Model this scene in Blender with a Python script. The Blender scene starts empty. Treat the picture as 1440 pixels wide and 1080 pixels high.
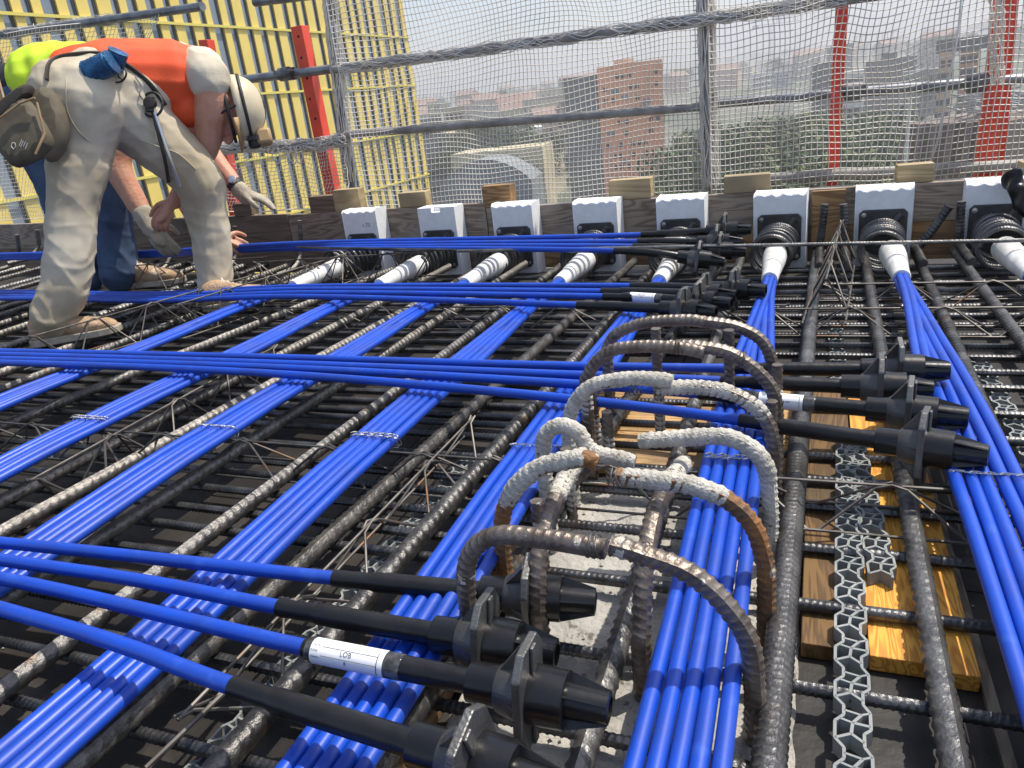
import bpy, bmesh, math, random
from mathutils import Vector, Matrix, Quaternion, noise
random.seed(7)
SC = bpy.context.scene
COL = SC.collection
R = math.radians
# ------------------------------------------------------------------ camera
FPX = 1057.0; CX, CY = 720.0, 540.0; CH = 0.68
def _d(px, py):
    return Vector((px-CX, -(py-CY), -FPX)).normalized()
_Y = _d(1152, 88); _X = -_d(-1950, 460); _X = (_X - _Y*_X.dot(_Y)).normalized(); _Z = _X.cross(_Y)
ROT = Matrix((_X, _Y, _Z))
CAMP = Vector((0, 0, CH))
def ray(px, py): return ROT @ _d(px, py)
def G(px, py, z=0.0):                      # where the line of sight meets the level z
    r = ray(px, py); return CAMP + r*((z-CH)/r.z)
def PY(px, py, y):                         # ... meets the upright plane Y = y
    r = ray(px, py); return CAMP + r*(y/r.y)
def PX(px, py, x):
    r = ray(px, py); return CAMP + r*(x/r.x)
def PD(px, py, d): return CAMP + ray(px, py)*d
cd = bpy.data.cameras.new('camera'); cam = bpy.data.objects.new('camera', cd); COL.objects.link(cam)
M = ROT.to_4x4(); M.translation = CAMP; cam.matrix_world = M
cd.sensor_width = 36; cd.lens = FPX/1440*36; cd.clip_start = 0.02; cd.clip_end = 20000
SC.camera = cam
# ------------------------------------------------------------------ sky, sun, exposure
SUN = Vector((0.38, 0.34, 1.0)).normalized()      # towards the sun
elev = math.asin(SUN.z); azim = math.atan2(SUN.x, SUN.y)
W = bpy.data.worlds.new('World'); SC.world = W; W.use_nodes = True
nt = W.node_tree; nt.nodes.clear()
sky = nt.nodes.new('ShaderNodeTexSky'); sky.sky_type = 'NISHITA'; sky.sun_disc = False
sky.sun_elevation = elev; sky.sun_rotation = azim; sky.dust_density = 2.0; sky.air_density = 1.0; sky.ozone_density = 1.5
bg = nt.nodes.new('ShaderNodeBackground'); bg.inputs['Strength'].default_value = 0.15
wo = nt.nodes.new('ShaderNodeOutputWorld')
nt.links.new(sky.outputs[0], bg.inputs[0]); nt.links.new(bg.outputs[0], wo.inputs[0])
sd = bpy.data.lights.new('sun', 'SUN'); sd.energy = 3.8; sd.angle = R(0.6); sd.color = (1.0, 0.93, 0.82)
so = bpy.data.objects.new('sun', sd); COL.objects.link(so)
so.rotation_euler = SUN.to_track_quat('Z', 'Y').to_euler(); so.location = (3, 2, 6)
SC.view_settings.view_transform = 'Standard'; SC.view_settings.look = 'None'
SC.view_settings.gamma = 1; SC.view_settings.use_curve_mapping = False
SC.view_settings.exposure = 0.58
SC.render.engine = 'CYCLES'
# ------------------------------------------------------------------ materials
def mat(name, c1, rough=0.6, metal=0.0, c2=None, scale=8.0, detail=5.0, bump=0.0, bscale=60.0, spec=0.5,
        c3=None, scale3=30.0, lo=0.42, hi=0.62, lo3=0.6, hi3=0.68, rough2=None, stretch=None, emit=None, coat=0.0, trans=0.0):
    m = bpy.data.materials.new(name); m.use_nodes = True
    n = m.node_tree.nodes; l = m.node_tree.links; b = n['Principled BSDF']
    b.inputs['Base Color'].default_value = (*c1, 1); b.inputs['Roughness'].default_value = rough
    b.inputs['Metallic'].default_value = metal; b.inputs['Specular IOR Level'].default_value = spec
    b.inputs['Coat Weight'].default_value = coat; b.inputs['Transmission Weight'].default_value = trans
    tc = n.new('ShaderNodeTexCoord'); src = tc.outputs['Object']
    if stretch:
        mp = n.new('ShaderNodeMapping'); mp.inputs['Scale'].default_value = stretch
        l.new(src, mp.inputs['Vector']); src = mp.outputs[0]
    last = None
    def fac(s, a, z, d=detail):
        t = n.new('ShaderNodeTexNoise'); t.inputs['Scale'].default_value = s; t.inputs['Detail'].default_value = d
        l.new(src, t.inputs['Vector'])
        r = n.new('ShaderNodeMapRange'); r.inputs[1].default_value = a; r.inputs[2].default_value = z
        l.new(t.outputs[0], r.inputs[0]); return r.outputs[0]
    if c2 is not None:
        f = fac(scale, lo, hi); x = n.new('ShaderNodeMix'); x.data_type = 'RGBA'
        x.inputs[6].default_value = (*c1, 1); x.inputs[7].default_value = (*c2, 1)
        l.new(f, x.inputs[0]); last = x.outputs[2]
        if rough2 is not None:
            q = n.new('ShaderNodeMapRange'); q.inputs[3].default_value = rough; q.inputs[4].default_value = rough2
            l.new(f, q.inputs[0]); l.new(q.outputs[0], b.inputs['Roughness'])
    if c3 is not None:
        f = fac(scale3, lo3, hi3); x = n.new('ShaderNodeMix'); x.data_type = 'RGBA'
        if last is None: x.inputs[6].default_value = (*c1, 1)
        else: l.new(last, x.inputs[6])
        x.inputs[7].default_value = (*c3, 1); l.new(f, x.inputs[0]); last = x.outputs[2]
    if last is not None: l.new(last, b.inputs['Base Color'])
    if bump:
        t = n.new('ShaderNodeTexNoise'); t.inputs['Scale'].default_value = bscale; t.inputs['Detail'].default_value = 6
        l.new(src, t.inputs['Vector'])
        u = n.new('ShaderNodeBump'); u.inputs['Strength'].default_value = min(1, bump); u.inputs['Distance'].default_value = 0.01
        l.new(t.outputs[0], u.inputs['Height']); l.new(u.outputs[0], b.inputs['Normal'])
    if emit:
        b.inputs['Emission Color'].default_value = (*emit[0], 1); b.inputs['Emission Strength'].default_value = emit[1]
    return m
def wood(name, c1, c2, c3=None, axis='X', rings=26.0, rough=0.7, dirt=None):
    """timber with grain running along the given object axis"""
    m = bpy.data.materials.new(name); m.use_nodes = True
    n = m.node_tree.nodes; l = m.node_tree.links; b = n['Principled BSDF']; b.inputs['Roughness'].default_value = rough
    tc = n.new('ShaderNodeTexCoord'); oi = n.new('ShaderNodeObjectInfo')
    ad = n.new('ShaderNodeVectorMath'); ad.operation = 'ADD'; l.new(tc.outputs['Object'], ad.inputs[0])
    mulr = n.new('ShaderNodeMath'); mulr.operation = 'MULTIPLY'; mulr.inputs[1].default_value = 37.0
    l.new(oi.outputs['Random'], mulr.inputs[0]); l.new(mulr.outputs[0], ad.inputs[1])
    mp = n.new('ShaderNodeMapping'); l.new(ad.outputs[0], mp.inputs['Vector'])
    s = {'X': (0.12, 1, 1), 'Y': (1, 0.12, 1), 'Z': (1, 1, 0.12)}[axis]; mp.inputs['Scale'].default_value = s
    w = n.new('ShaderNodeTexNoise'); w.inputs['Scale'].default_value = rings*0.22; w.inputs['Detail'].default_value = 3
    w.inputs['Distortion'].default_value = 1.2
    l.new(mp.outputs[0], w.inputs['Vector'])
    mu = n.new('ShaderNodeMath'); mu.operation = 'MULTIPLY'; mu.inputs[1].default_value = 11.0; l.new(w.outputs[0], mu.inputs[0])
    si = n.new('ShaderNodeMath'); si.operation = 'SINE'
    m2 = n.new('ShaderNodeMath'); m2.operation = 'MULTIPLY'; m2.inputs[1].default_value = 6.28; l.new(mu.outputs[0], m2.inputs[0]); l.new(m2.outputs[0], si.inputs[0])
    rr = n.new('ShaderNodeMapRange'); rr.inputs[1].default_value = -0.6; rr.inputs[2].default_value = 1.0; l.new(si.outputs[0], rr.inputs[0])
    x = n.new('ShaderNodeMix'); x.data_type = 'RGBA'; x.inputs[6].default_value = (*c1, 1); x.inputs[7].default_value = (*c2, 1)
    l.new(rr.outputs[0], x.inputs[0]); last = x.outputs[2]
    if c3:
        t = n.new('ShaderNodeTexNoise'); t.inputs['Scale'].default_value = 5.0; t.inputs['Detail'].default_value = 6; l.new(ad.outputs[0], t.inputs['Vector'])
        q = n.new('ShaderNodeMapRange'); q.inputs[1].default_value = 0.48; q.inputs[2].default_value = 0.68; l.new(t.outputs[0], q.inputs[0])
        y = n.new('ShaderNodeMix'); y.data_type = 'RGBA'; l.new(last, y.inputs[6]); y.inputs[7].default_value = (*c3, 1); l.new(q.outputs[0], y.inputs[0]); last = y.outputs[2]
    l.new(last, b.inputs['Base Color'])
    u = n.new('ShaderNodeBump'); u.inputs['Strength'].default_value = 0.35; u.inputs['Distance'].default_value = 0.002
    l.new(rr.outputs[0], u.inputs['Height']); l.new(u.outputs[0], b.inputs['Normal'])
    return m
MT = {}
MT['bar'] = mat('rebar_dark', (0.085, 0.082, 0.08), 0.38, 0.8, (0.15, 0.146, 0.14), 24, bump=0.25, bscale=180, c3=(0.12, 0.065, 0.03), scale3=13, lo3=0.6, hi3=0.75, rough2=0.5)
MT['bar_light'] = mat('rebar_light', (0.135, 0.127, 0.115), 0.42, 0.75, (0.21, 0.198, 0.178), 22, bump=0.25, bscale=180, c3=(0.095, 0.088, 0.08), scale3=34, lo3=0.5, hi3=0.72, rough2=0.5)
MT['bar_grey'] = mat('rebar_grey', (0.13, 0.128, 0.125), 0.42, 0.75, (0.21, 0.206, 0.198), 24, bump=0.25, bscale=180, c3=(0.06, 0.058, 0.055), scale3=9, lo3=0.55, hi3=0.72)
MT['bar_x'] = mat('rebar_black', (0.065, 0.065, 0.067), 0.38, 0.75, (0.13, 0.13, 0.13), 16, bump=0.2, bscale=200, c3=(0.09, 0.05, 0.025), scale3=7, lo3=0.62, hi3=0.78)
MT['bar_loop'] = mat('rebar_loop', (0.22, 0.185, 0.155), 0.42, 0.65, (0.125, 0.10, 0.082), 26, bump=0.2, bscale=160, c3=(0.55, 0.53, 0.48), scale3=60, lo3=0.68, hi3=0.71)
MT['bar_rust'] = mat('rebar_rust', (0.27, 0.125, 0.04), 0.65, 0.3, (0.14, 0.085, 0.05), 22, bump=0.4, bscale=140, c3=(0.5, 0.46, 0.38), scale3=45, lo3=0.64, hi3=0.68)
MT['crust'] = mat('concrete_crust', (0.56, 0.53, 0.46), 0.95, 0, (0.40, 0.375, 0.32), 40, bump=0.6, bscale=260, c3=(0.16, 0.13, 0.1), scale3=55, lo3=0.67, hi3=0.7)
MT['wire'] = mat('wire_steel', (0.15, 0.14, 0.128), 0.55, 0.7, (0.08, 0.072, 0.065), 20, c3=(0.2, 0.1, 0.045), scale3=9, lo3=0.6, hi3=0.7)
MT['tie'] = mat('tie_wire', (0.5, 0.5, 0.49), 0.35, 0.9)
MT['blue'] = mat('blue_sheath', (0.004, 0.060, 0.46), 0.37, 0, (0.007, 0.050, 0.36), 9, bump=0.05, bscale=30, c3=(0.02, 0.085, 0.45), scale3=30, lo3=0.6, hi3=0.76, rough2=0.48)
MT['black'] = mat('black_sleeve', (0.006, 0.006, 0.0065), 0.33, 0, (0.010, 0.010, 0.0105), 20, bump=0.10, bscale=70, spec=0.4)
MT['black_plastic'] = mat('black_plastic', (0.006, 0.006, 0.0065), 0.26, 0, (0.012, 0.012, 0.0125), 25, bump=0.04, bscale=90, spec=0.45)
MT['cast'] = mat('cast_iron', (0.085, 0.085, 0.086), 0.42, 0.6, (0.13, 0.13, 0.127), 25, bump=0.15, bscale=400, c3=(0.17, 0.165, 0.155), scale3=60, lo3=0.64, hi3=0.74)
MT['tape'] = mat('white_tape', (0.78, 0.78, 0.76), 0.4, 0, (0.62, 0.61, 0.58), 14, bump=0.15, bscale=30)
MT['paper'] = mat('label_paper', (0.8, 0.81, 0.83), 0.45)
MT['film'] = mat('clear_film', (0.03, 0.03, 0.031), 0.12, 0, (0.12, 0.12, 0.12), 60)
MT['ink'] = mat('label_ink', (0.05, 0.05, 0.06), 0.6)
MT['foam'] = mat('white_foam', (0.90, 0.90, 0.89), 0.8, 0, (0.84, 0.84, 0.83), 30, bump=0.35, bscale=320, c3=(0.5, 0.5, 0.48), scale3=9, lo3=0.68, hi3=0.82)
MT['foamplate'] = mat('anchor_plate', (0.045, 0.045, 0.045), 0.42, 0.3, (0.08, 0.078, 0.072), 15, bump=0.15, bscale=70)
MT['bolt'] = mat('zinc_bolt', (0.55, 0.55, 0.55), 0.3, 1.0)
MT['ply'] = mat('film_plywood', (0.012, 0.010, 0.0085), 0.6, 0, (0.032, 0.026, 0.021), 3.5, bump=0.2, bscale=50, c3=(0.075, 0.062, 0.05), scale3=6, lo3=0.58, hi3=0.76, rough2=0.8)
MT['plyedge'] = wood('plywood_edge', (0.12, 0.09, 0.06), (0.2, 0.16, 0.11), None, 'Y', 60)
MT['pine'] = wood('new_pine', (0.74, 0.36, 0.05), (0.50, 0.20, 0.022), None, 'Y', 70)
MT['pine_dark'] = wood('dark_pine', (0.155, 0.082, 0.02), (0.085, 0.042, 0.011), (0.075, 0.045, 0.018), 'Y', 60)  # pine in darker browns than the orange planks
MT['pine_pale'] = wood('pale_pine', (0.50, 0.30, 0.12), (0.30, 0.165, 0.055), (0.17, 0.12, 0.07), 'X', 60)
MT['board'] = wood('old_board', (0.20, 0.14, 0.095), (0.11, 0.075, 0.05), (0.16, 0.12, 0.085), 'X', 34)
MT['board2'] = wood('weathered_board', (0.30, 0.235, 0.175), (0.165, 0.12, 0.085), (0.34, 0.29, 0.235), 'X', 34)
MT['board3'] = wood('warm_board', (0.36, 0.21, 0.085), (0.2, 0.105, 0.04), (0.14, 0.09, 0.055), 'X', 34)
MT['blockwood'] = wood('timber_offcut', (0.46, 0.35, 0.19), (0.33, 0.24, 0.12), (0.24, 0.19, 0.12), 'X', 16)
MT['concrete'] = mat('rough_concrete', (0.42, 0.40, 0.36), 0.95, 0, (0.30, 0.29, 0.265), 9, bump=0.9, bscale=70, c3=(0.15, 0.14, 0.12), scale3=42, lo3=0.64, hi3=0.68)
MT['spacer'] = mat('grey_plastic', (0.20, 0.215, 0.21), 0.6, 0, (0.28, 0.295, 0.285), 14)
MT['galv'] = mat('galvanised_tube', (0.26, 0.28, 0.3), 0.42, 0.6, (0.17, 0.18, 0.2), 12, c3=(0.3, 0.27, 0.22), scale3=25, lo3=0.64, hi3=0.7)
MT['galv_old'] = mat('dusty_tube', (0.33, 0.32, 0.30), 0.65, 0.2, (0.22, 0.21, 0.195), 14)
MT['coupler'] = mat('coupler_steel', (0.13, 0.135, 0.14), 0.5, 0.6, (0.2, 0.2, 0.2), 30)
MT['red'] = mat('red_paint', (0.78, 0.075, 0.035), 0.42, 0, (0.68, 0.055, 0.028), 8, c3=(0.3, 0.1, 0.06), scale3=26, lo3=0.66, hi3=0.72)
MT['hole'] = mat('hole_dark', (0.03, 0.012, 0.012), 0.8)
MT['net'] = mat('net_cord', (0.74, 0.71, 0.65), 0.85, 0, (0.54, 0.51, 0.46), 3)
# ------------------------------------------------------------------ mesh helpers
class MB:
    def __init__(s): s.v = []; s.f = []
    def box(s, lo, hi, mtx=None, ch=0.0):
        x0, y0, z0 = lo; x1, y1, z1 = hi; o = len(s.v)
        p = [Vector(q) for q in ((x0,y0,z0),(x1,y0,z0),(x1,y1,z0),(x0,y1,z0),(x0,y0,z1),(x1,y0,z1),(x1,y1,z1),(x0,y1,z1))]
        if mtx is not None: p = [mtx @ q for q in p]
        s.v += p; s.f += [tuple(o+i for i in q) for q in ((0,3,2,1),(4,5,6,7),(0,1,5,4),(1,2,6,5),(2,3,7,6),(3,0,4,7))]; return s
    def tube(s, pts, r, n=8, cap=True, jitter=None):
        """r: number or list; parallel-transport frames"""
        pts = [Vector(p) for p in pts]; N = len(pts); o = len(s.v)
        rs = r if isinstance(r, (list, tuple)) else [r]*N
        T = [(pts[min(i+1, N-1)]-pts[max(i-1, 0)]).normalized() for i in range(N)]
        up = Vector((0,0,1)) if abs(T[0].z) < 0.9 else Vector((1,0,0))
        u = (up - T[0]*up.dot(T[0])).normalized()
        for i in range(N):
            u = (u - T[i]*u.dot(T[i])).normalized(); w = T[i].cross(u)
            rr = rs[i]; ra, rb = rr if isinstance(rr, tuple) else (rr, rr)
            for k in range(n):
                a = 2*math.pi*k/n; s.v.append(pts[i] + u*(ra*math.cos(a)) + w*(rb*math.sin(a)))
        for i in range(N-1):
            for k in range(n):
                a = o+i*n+k; b = o+i*n+(k+1) % n; s.f.append((a, b, b+n, a+n))
        if cap:
            s.f.append(tuple(o+k for k in range(n))[::-1]); s.f.append(tuple(o+(N-1)*n+k for k in range(n)))
        return s
    def lathe(s, prof, n=16, mtx=None):
        """prof: list of (x along axis, radius); axis = local +X"""
        o = len(s.v)
        for x, r in prof:
            for k in range(n):
                a = 2*math.pi*k/n; p = Vector((x, r*math.cos(a), r*math.sin(a))); s.v.append(mtx @ p if mtx is not None else p)
        for i in range(len(prof)-1):
            for k in range(n):
                a = o+i*n+k; b = o+i*n+(k+1) % n; s.f.append((a, a+n, b+n, b))
        s.f.append(tuple(o+k for k in range(n))); s.f.append(tuple(o+(len(prof)-1)*n+k for k in range(n))[::-1]); return s
    def prism(s, poly, a, b, mtx=None):
        """poly: 2-D outline in local (y,z), extruded along local x from a to b"""
        o = len(s.v); n = len(poly)
        for x in (a, b):
            for y, z in poly:
                p = Vector((x, y, z)); s.v.append(mtx @ p if mtx is not None else p)
        s.f.append(tuple(o+i for i in range(n))[::-1]); s.f.append(tuple(o+n+i for i in range(n)))
        for i in range(n):
            j = (i+1) % n; s.f.append((o+i, o+j, o+n+j, o+n+i))
        return s
    def mesh(s, name, m, smooth=True, angle=40):
        me = bpy.data.meshes.new(name); me.from_pydata([tuple(p) for p in s.v], [], s.f); me.update()
        for x in (m if isinstance(m, (list, tuple)) else [m]):
            if x is not None: me.materials.append(x)
        if smooth:
            me.polygons.foreach_set('use_smooth', [True]*len(me.polygons))
            try: me.set_sharp_from_angle(angle=R(angle))
            except Exception: pass
        return me
    def build(s, name, m, parent=None, smooth=True, bevel=0.0, **k):
        return obj(name, s.mesh(name, m, smooth), parent, bevel, **k)
def obj(name, me, parent=None, bevel=0.0, label=None, cat=None, group=None, kind=None, loc=None, rot=None, scale=None):
    o = bpy.data.objects.new(name, me); COL.objects.link(o)
    if parent is not None: o.parent = parent
    if loc is not None: o.location = loc
    if rot is not None: o.rotation_euler = rot
    if scale is not None: o.scale = scale
    if bevel:
        b = o.modifiers.new('bevel', 'BEVEL'); b.width = bevel; b.segments = 2; b.limit_method = 'ANGLE'
    tag(o, label, cat, group, kind); return o
def tag(o, label=None, cat=None, group=None, kind=None):
    if label: o['label'] = label
    if cat: o['category'] = cat
    if group: o['group'] = group
    if kind: o['kind'] = kind
def thing(name, label, cat, loc=(0,0,0), group=None, rot=None):
    o = bpy.data.objects.new(name, None); COL.objects.link(o); o.location = loc; o.empty_display_size = 0.05
    if rot is not None: o.rotation_euler = rot
    tag(o, label, cat, group); return o
def copy_tree(o, parent=None):
    c = o.copy(); COL.objects.link(c); c.parent = parent
    for ch in list(o.children): copy_tree(ch, c)
    return c
def spline(pts, n=8):
    """Catmull-Rom through the points"""
    pts = [Vector(p) for p in pts]; out = []
    P = [pts[0]*2-pts[1]] + pts + [pts[-1]*2-pts[-2]]
    for i in range(1, len(P)-2):
        a, b, c, d = P[i-1], P[i], P[i+1], P[i+2]
        for k in range(n):
            t = k/n
            out.append(0.5*((2*b)+(c-a)*t+(2*a-5*b+4*c-d)*t*t+(3*b-a-3*c+d)*t**3))
    out.append(pts[-1]); return out
def resample(pts, step):
    L = [0]
    for i in range(1, len(pts)): L.append(L[-1]+(pts[i]-pts[i-1]).length)
    n = max(2, int(L[-1]/step)); out = []; j = 0
    for i in range(n+1):
        s = L[-1]*i/n
        while j < len(pts)-2 and L[j+1] < s: j += 1
        t = (s-L[j])/max(1e-9, L[j+1]-L[j]); out.append(pts[j].lerp(pts[j+1], t))
    return out, L[-1]
def rebar(mb, pts, r, pitch=0.014, n=12, h=None, samp=6, crust=None, phase=0.0, skew=0.9):
    """ribbed bar along a path: crescent ribs on both flanks and two long ribs; crust(s01, angle) thickens it"""
    pts, L = resample([Vector(p) for p in pts], pitch/samp); N = len(pts); o = len(mb.v)
    h = r*0.2 if h is None else h
    T = [(pts[min(i+1, N-1)]-pts[max(i-1, 0)]).normalized() for i in range(N)]
    up = Vector((0,0,1)) if abs(T[0].z) < 0.9 else Vector((0.6,-0.8,0))
    u = (up - T[0]*up.dot(T[0])).normalized()
    for i in range(N):
        u = (u - T[i]*u.dot(T[i])).normalized(); w = T[i].cross(u); s = L*i/(N-1)
        for k in range(n):
            a = 2*math.pi*k/n + phase; la = (k % (n//2))/(n/2); side = k//(n//2)
            ph = (s/pitch + side*0.5 + (la-0.5)*skew) % 1.0
            rib = max(0.0, 1-abs(ph-0.5)/0.24) * math.sin(math.pi*la)**0.6
            if k % (n//2) == 0: rib = 0.75
            rr = r*0.93 + h*rib
            if crust is not None: rr += crust(i/(N-1), k, pts[i], rr)
            mb.v.append(pts[i] + u*(rr*math.cos(a)) + w*(rr*math.sin(a)))
    for i in range(N-1):
        for k in range(n):
            a = o+i*n+k; b = o+i*n+(k+1) % n; mb.f.append((a, b, b+n, a+n))
    mb.f.append(tuple(o+k for k in range(n))[::-1]); mb.f.append(tuple(o+(N-1)*n+k for k in range(n)))
    return mb
def smoothstep(a, b, x):
    t = min(1, max(0, (x-a)/(b-a))); return t*t*(3-2*t)
# ------------------------------------------------------------------ deck edge line (block fronts)
def EY(x):                                   # Y of the anchor block fronts along the deck edge
    return 2.85 - 0.035*x if x > -2.35 else 2.932 - 0.16*(x+2.35)
# ------------------------------------------------------------------ the deck
GROUND = -24.0
mb = MB(); mb.box((-9.0, -1.6, -0.35), (2.6, 2.93, -0.022))
deck = mb.build('deck', MT['ply'], smooth=False, kind='structure')
mb = MB(); mb.v = [Vector(p) for p in ((-9,2.93,-.35),(2.6,2.93,-.35),(2.6,2.96,-.35),(-2.4,3.1,-.35),(-9,4.2,-.35),(-9,2.93,-.022),(2.6,2.93,-.022),(2.6,2.96,-.022),(-2.4,3.1,-.022),(-9,4.2,-.022))]
mb.f = [(0,4,3,2,1),(5,6,7,8,9),(0,1,6,5),(1,2,7,6),(2,3,8,7),(3,4,9,8),(4,0,5,9)]
mb.build('deck_edge', MT['ply'], smooth=False, kind='structure')
pm = MB(); pm.box((0.0015, 0.0015, -0.021), (0.4985, 1.4985, 0.0)); pm = pm.mesh('plywood_panel', MT['ply'], False)
for i in range(-18, 5):
    for j in range(-1, 3):
        x0 = 0.195+0.5*i; y0 = 1.5*j - 0.52 + (0.75 if i % 2 else 0)
        if y0+1.5 > 3.3: continue
        o = obj('plywood_panel', pm, deck, loc=(x0, y0, random.uniform(-0.0012, 0)))
        if y0+1.5 > 2.9: o.scale = (1, (2.9-y0)/1.5, 1)
mb = MB(); mb.box((-8.9, -1.5, GROUND-1), (2.5, 2.85, -0.352))
mb.build('building_below', MT['concrete'], smooth=False, kind='structure')
# grey timber lath along the panel joint on the right
mb = MB(); mb.box((-0.006, 0, 0), (0.006, 1.6, 0.008))
mb.build('joint_lath', MT['plyedge'], loc=(0.2, 0.35, 0.0005), rot=(0, 0, R(0.6)), smooth=False, label='thin grey timber lath nailed along the panel joint beside the orange planks', cat='lath')
# ------------------------------------------------------------------ concrete column head inside the loops
mb = MB(); nx, ny = 60, 120
x0, x1, y0, y1 = -0.39, -0.004, 0.36, 1.205
for j in range(ny+1):
    for i in range(nx+1):
        x = x0+(x1-x0)*i/nx; y = y0+(y1-y0)*j/ny
        z = 0.010 + 0.006*noise.noise((x*9, y*9, 0)) + 0.0035*noise.noise((x*40, y*40, 3)) + 0.002*noise.noise((x*110, y*110, 5))
        e = min(i, nx-i, j, ny-j)
        if e == 0: z = 0.001
        mb.v.append(Vector((x+(0.006*noise.noise((y*20, 0, 1)) if i in (0, nx) else 0), y, z)))
for j in range(ny):
    for i in range(nx):
        a = j*(nx+1)+i; mb.f.append((a, a+1, a+nx+2, a+nx+1))
mb.build('concrete_column_head', MT['concrete'], label='rough pale concrete column head between the starter bar loops', cat='concrete')
# crumbs of concrete lying about on the column head
mb = MB()
for k in range(170):
    x = random.uniform(-.37, -.03); y = random.uniform(.45, 1.19); s = random.uniform(.0012, .0042)
    c = Vector((x, y, 0.013)); o = len(mb.v)
    for q in ((1,0,0),(-1,0,0),(0,1,0),(0,-1,0),(0,0,.8),(0,0,-.8)):
        mb.v.append(c+Vector(q)*s*random.uniform(.6, 1.3))
    mb.f += [tuple(o+i for i in t) for t in ((0,2,4),(2,1,4),(1,3,4),(3,0,4),(2,0,5),(1,2,5),(3,1,5),(0,3,5))]
mb.build('concrete_crumbs', MT['crust'], smooth=False, label='crumbs of concrete scattered over the column head', cat='rubble', kind='stuff')
# ------------------------------------------------------------------ planks
def plank(name, x0, x1, y0, y1, t, m, label, z=0.0, rz=0.0, cat='plank'):
    mb = MB(); w, l = x1-x0, y1-y0; n = 10
    mb.box((-w/2, -l/2, 0), (w/2, l/2, t))
    return mb.build(name, m, bevel=0.0015, smooth=False, loc=((x0+x1)/2, (y0+y1)/2, z), rot=(0, 0, R(rz)), label=label, cat=cat)
plank('plank', -0.001, 0.072, 0.80, 1.62, 0.022, MT['pine_dark'], 'dark brown pine plank beside the bright orange planks', 0.0006, 0)
plank('plank', 0.075, 0.135, 0.795, 1.66, 0.022, MT['pine'], 'bright orange pine plank next to the dark brown plank', 0.0006, 0)
plank('plank', 0.1372, 0.187, 0.785, 1.55, 0.0225, MT['pine'], 'bright orange pine plank next to the grey joint lath', 0.0006, 0)
for k, (ya, yb) in enumerate(((1.225, 1.36), (1.363, 1.50), (1.503, 1.66))):
    plank('plank', -0.46, -0.006, ya, yb, 0.028, MT['pine_pale'], ['pale pine plank closing off the concrete column head', 'pale pine plank between two others behind the column head', 'pale pine plank under the blue cables with black anchors, behind two others'][k], 0.0006, 0)
plank('plank', -0.485, -0.40, 0.33, 0.98, 0.02, MT['board3'], 'dirty brown plank lying left of the concrete column head', 0.0006, 0)
plank('plank', -0.395, -0.1, 0.34, 0.43, 0.034, MT['board3'], 'brown plank lying across the front of the concrete column head', 0.0126, 2)
plank('splinter', .243, .252, 1.19, 1.28, 0.006, MT['pine_pale'], 'thin wood splinter lying on the black plywood', 0.0006, -18, 'splinter')
# ------------------------------------------------------------------ grey plastic spacer strips
def strip_mesh(cells, wide=0.034, p=0.058, hgt=0.019):
    mb = MB(); w = wide/2; t = 0.0016
    def seg(ax, ay, bx, by, z0=0.0, z1=hgt, tt=t):
        a = Vector((ax, ay, 0)); b = Vector((bx, by, 0)); d = (b-a).normalized(); n = Vector((-d.y, d.x, 0))*tt
        o = len(mb.v)
        for z in (z0, z1):
            for q in (a-n, b-n, b+n, a+n): mb.v.append(Vector((q.x, q.y, z)))
        mb.f.extend([tuple(o+i for i in q) for q in ((0,3,2,1),(4,5,6,7),(0,1,5,4),(1,2,6,5),(2,3,7,6),(3,0,4,7))])
    for c in range(cells):
        y = c*p; a = 1 if c % 2 else -1
        L = [(-w, y+.1*p), (-w, y+.5*p), (-w*.5, y+.68*p), (-w*.5, y+.92*p), (-w, y+1.1*p)]
        Rr = [(w*.62, y+.0*p), (w*.62, y+.3*p), (w, y+.42*p), (w, y+.82*p), (w*.62, y+1.0*p)]
        for q in (L, Rr):
            for i in range(4): seg(*q[i], *q[i+1])
        seg(-w, y+.1*p, -w*.1, y+.26*p); seg(-w*.1, y+.26*p, w*.62, y+.1*p); seg(-w*.1, y+.26*p, 0, y+.52*p); seg(0, y+.52*p, w, y+.5*p); seg(0, y+.52*p, -w*.72, y+.58*p, tt=t*.8)
        seg(-w*.5, y+.8*p, w*.5, y+.74*p, tt=t*.8); seg(w*.5, y+.74*p, w, y+.82*p, tt=t*.8); seg(w*.5, y+.74*p, 0, y+.52*p)
    return mb.mesh('spacer_strip', MT['spacer'], False)
SM = strip_mesh(16); SM2 = strip_mesh(8)
gs = 'grey plastic spacer strips under the bars'
for x, y, me, z, rz, lb in ((0.047, .46, SM, .0228, -1.2, 'grey honeycomb plastic spacer strip lying along the dark brown plank'),
                            (0.098, .93, SM2, .0228, 3.0, 'short dark grey plastic spacer strip over the joint of the orange planks'),
                            (0.06, 1.62, SM2, .0008, 0, 'short grey plastic spacer strip behind the black anchors on orange planks'),
                            (-0.625, .30, SM, .0008, .6, 'grey plastic spacer strip on black plywood beside the wire chair with loose ends'),
                            (-0.48, .98, SM2, .0008, 1.0, 'grey plastic spacer strip under the bundle left of the concrete loops'),
                            (-1.30, .95, SM, .0008, -.8, 'grey plastic spacer strip between the second and third blue bundles from the worker'),
                            (-1.72, 1.05, SM, .0008, 1.2, 'grey plastic spacer strip under the bars near the bent-over worker'),
                            (0.36, .9, SM, .0008, 0.5, 'grey plastic spacer strip outside the bundle beyond the orange planks')):
    obj('spacer_strip', me, loc=(x, y, z), rot=(0, 0, R(rz)), label=lb, cat='spacer', group=gs)
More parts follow.
